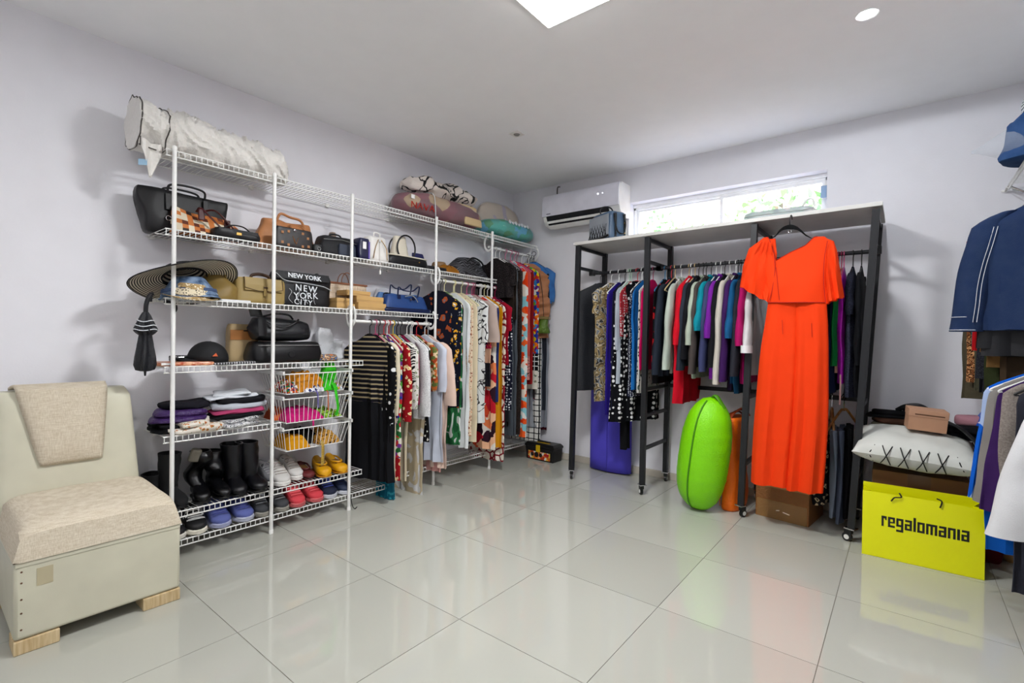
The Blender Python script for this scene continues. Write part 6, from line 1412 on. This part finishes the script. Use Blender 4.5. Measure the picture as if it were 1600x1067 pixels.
# upper row (far to near)
right(3.02, 1.93, 'print_coat', 'olive coat with brown leopard lining under the denim jacket', 'coat', F('#5c5545'), .98, hcol='grey', W=.50, jit=4)
right(2.95, 1.93, 'leopard_skirt', 'brown leopard print skirt hem below the denim jacket', 'skirt', F('#8a5a3a', 'swirl', 26, '#2a1a14', '#9c6a42', '#d9a878', '#4a2c20'), .88, hcol='grey', W=.47)
right(2.88, 1.93, 'khaki_coat', 'grey khaki long coat beside the leopard skirt', 'coat', F('#5a5848'), .92, hcol='white', W=.42)
right(2.82, 1.93, 'red_teal_top', 'red top with teal edge peeking under the denim jacket', 'sweater', F('#b51a22', 'vstripe', 5, '#1b6f74', '#b51a22', '#b51a22'), .70, hcol='blue', W=.45, slv=.3)
right(2.76, 1.93, 'fringed_cardigan', 'black fringed cardigan beside the khaki coat', 'cardigan', F('#1d1d22', 'speck', 40, '#141418', '#34343c'), .92, hcol='black', amp=.02, kf=4, W=.40)
right(2.69, 1.93, 'knit_sweater', 'charcoal cable knit sweater', 'sweater', F('#34353c', 'lace', 60, '#22232a'), .92, slv=.74, hcol='black', W=.38)
right(2.64, 1.93, 'olive_trousers', 'olive green trousers hanging lowest below the knit', 'trousers', F('#363d22'), 1.03, hcol='black', W=.34, dx=-.02)
right(2.58, 1.93, 'tan_coat', 'camel tan coat beside the charcoal knit', 'coat', F('#8a6a42'), .78, slv=.6, hcol='black', W=.38)
right(2.50, 1.93, 'brown_coat', 'dark brown velvet coat at right behind the denim jacket', 'coat', F('#4a3c2c'), .86, slv=.5, hcol='black', W=.36, dx=.03)
right(2.43, 1.93, 'black_leather_jacket', 'black leather jacket just under the denim jacket', 'jacket', leather('#191a20', .4), .72, slv=.58, hcol='black', W=.44)
dj = right(2.33, 1.93, 'denim_jacket', 'dark blue denim jacket with white topstitching, nearest on the upper rod', 'jacket', DJ, .60, slv=.50, out=.075, r0=.088, r1=.082, hcol='white', W=.48, th=.10, jit=-20, collar=DJ, amp=.010)
ST = mat('white_thread', '#d5d8de', .7, vary=0)
for off in (0, .014):
    pts = []
    for t in (.22, .35, .5, .65, .8, .93):
        a_, z_ = sl_path(t, 1, .50, .48, .075); pts.append((a_-.045+off, .0505 if t > .3 else .046, z_))
    MB().tube(spl(pts), .0014, 5).build('topstitch', ST, dj)
for zz, dd in ((-.535, 0), (-.598, .004)):
    a_ = .48*.47+.075*(-zz-.105)/.50; MB().tube([(a_+.0655*cos(q), .0525*sin(q), zz) for q in [pi*k/12 for k in range(13)]], .0015, 5).build('cuff_topstitch', ST, dj)
for z in (-.2, -.32): MB().lathe([(.001, .003), (.006, .002), (.007, 0)], 10, Matrix.Translation((.02, .055, z)) @ Matrix.Rotation(-pi/2, 4, 'X')).build('button', GOLD, dj)
# lower row
LW = dict(flare=1.22, amp=.012)
right(2.40, 1.16, 'blue_dress', 'royal blue hem hanging lowest behind the yellow bag', 'dress', F('#0f62b8'), .87, W=.44, hcol='blue', dx=.02)
right(2.35, 1.16, 'blue_towel', 'bright blue and white towel dress at left of the lower right rod', 'dress', F('#1766c9', 'swirl', 1.5, '#1766c9', '#1766c9', '#a9badb', '#1766c9'), .62, W=.44, hcol='white', dx=-.0, **LW)
right(2.28, 1.16, 'grey_dress', 'grey long dress between blue towel and purple dress', 'dress', F('#8c8884'), .62, W=.42, hcol='white', **LW)
right(2.21, 1.16, 'purple_dress', 'purple long dress on the lower right rod', 'dress', F('#43265f'), .64, W=.42, hcol='white', dx=.02, **LW)
right(2.13, 1.16, 'tweed_coat', 'grey beige flecked tweed coat on the lower right rod', 'coat', F('#9a928c', 'speck', 90, '#857c76', '#aea69f'), .72, W=.40, hcol='white', dx=.045, slv=.5, **LW)
right(2.05, 1.16, 'charcoal_coat', 'charcoal trousers behind the large white coat', 'trousers', F('#393a44'), .92, W=.40, hcol='black', dx=.05)
right(1.93, 1.10, 'white_coat', 'large white coat with wide sleeve, nearest on the right', 'coat', F('#dcdcde'), .90, W=.40, hcol='green', slv=.50, out=.10, r0=.07, r1=.085, th=.07, dx=.10, flare=1.1, collar=F('#b9dcc8'))
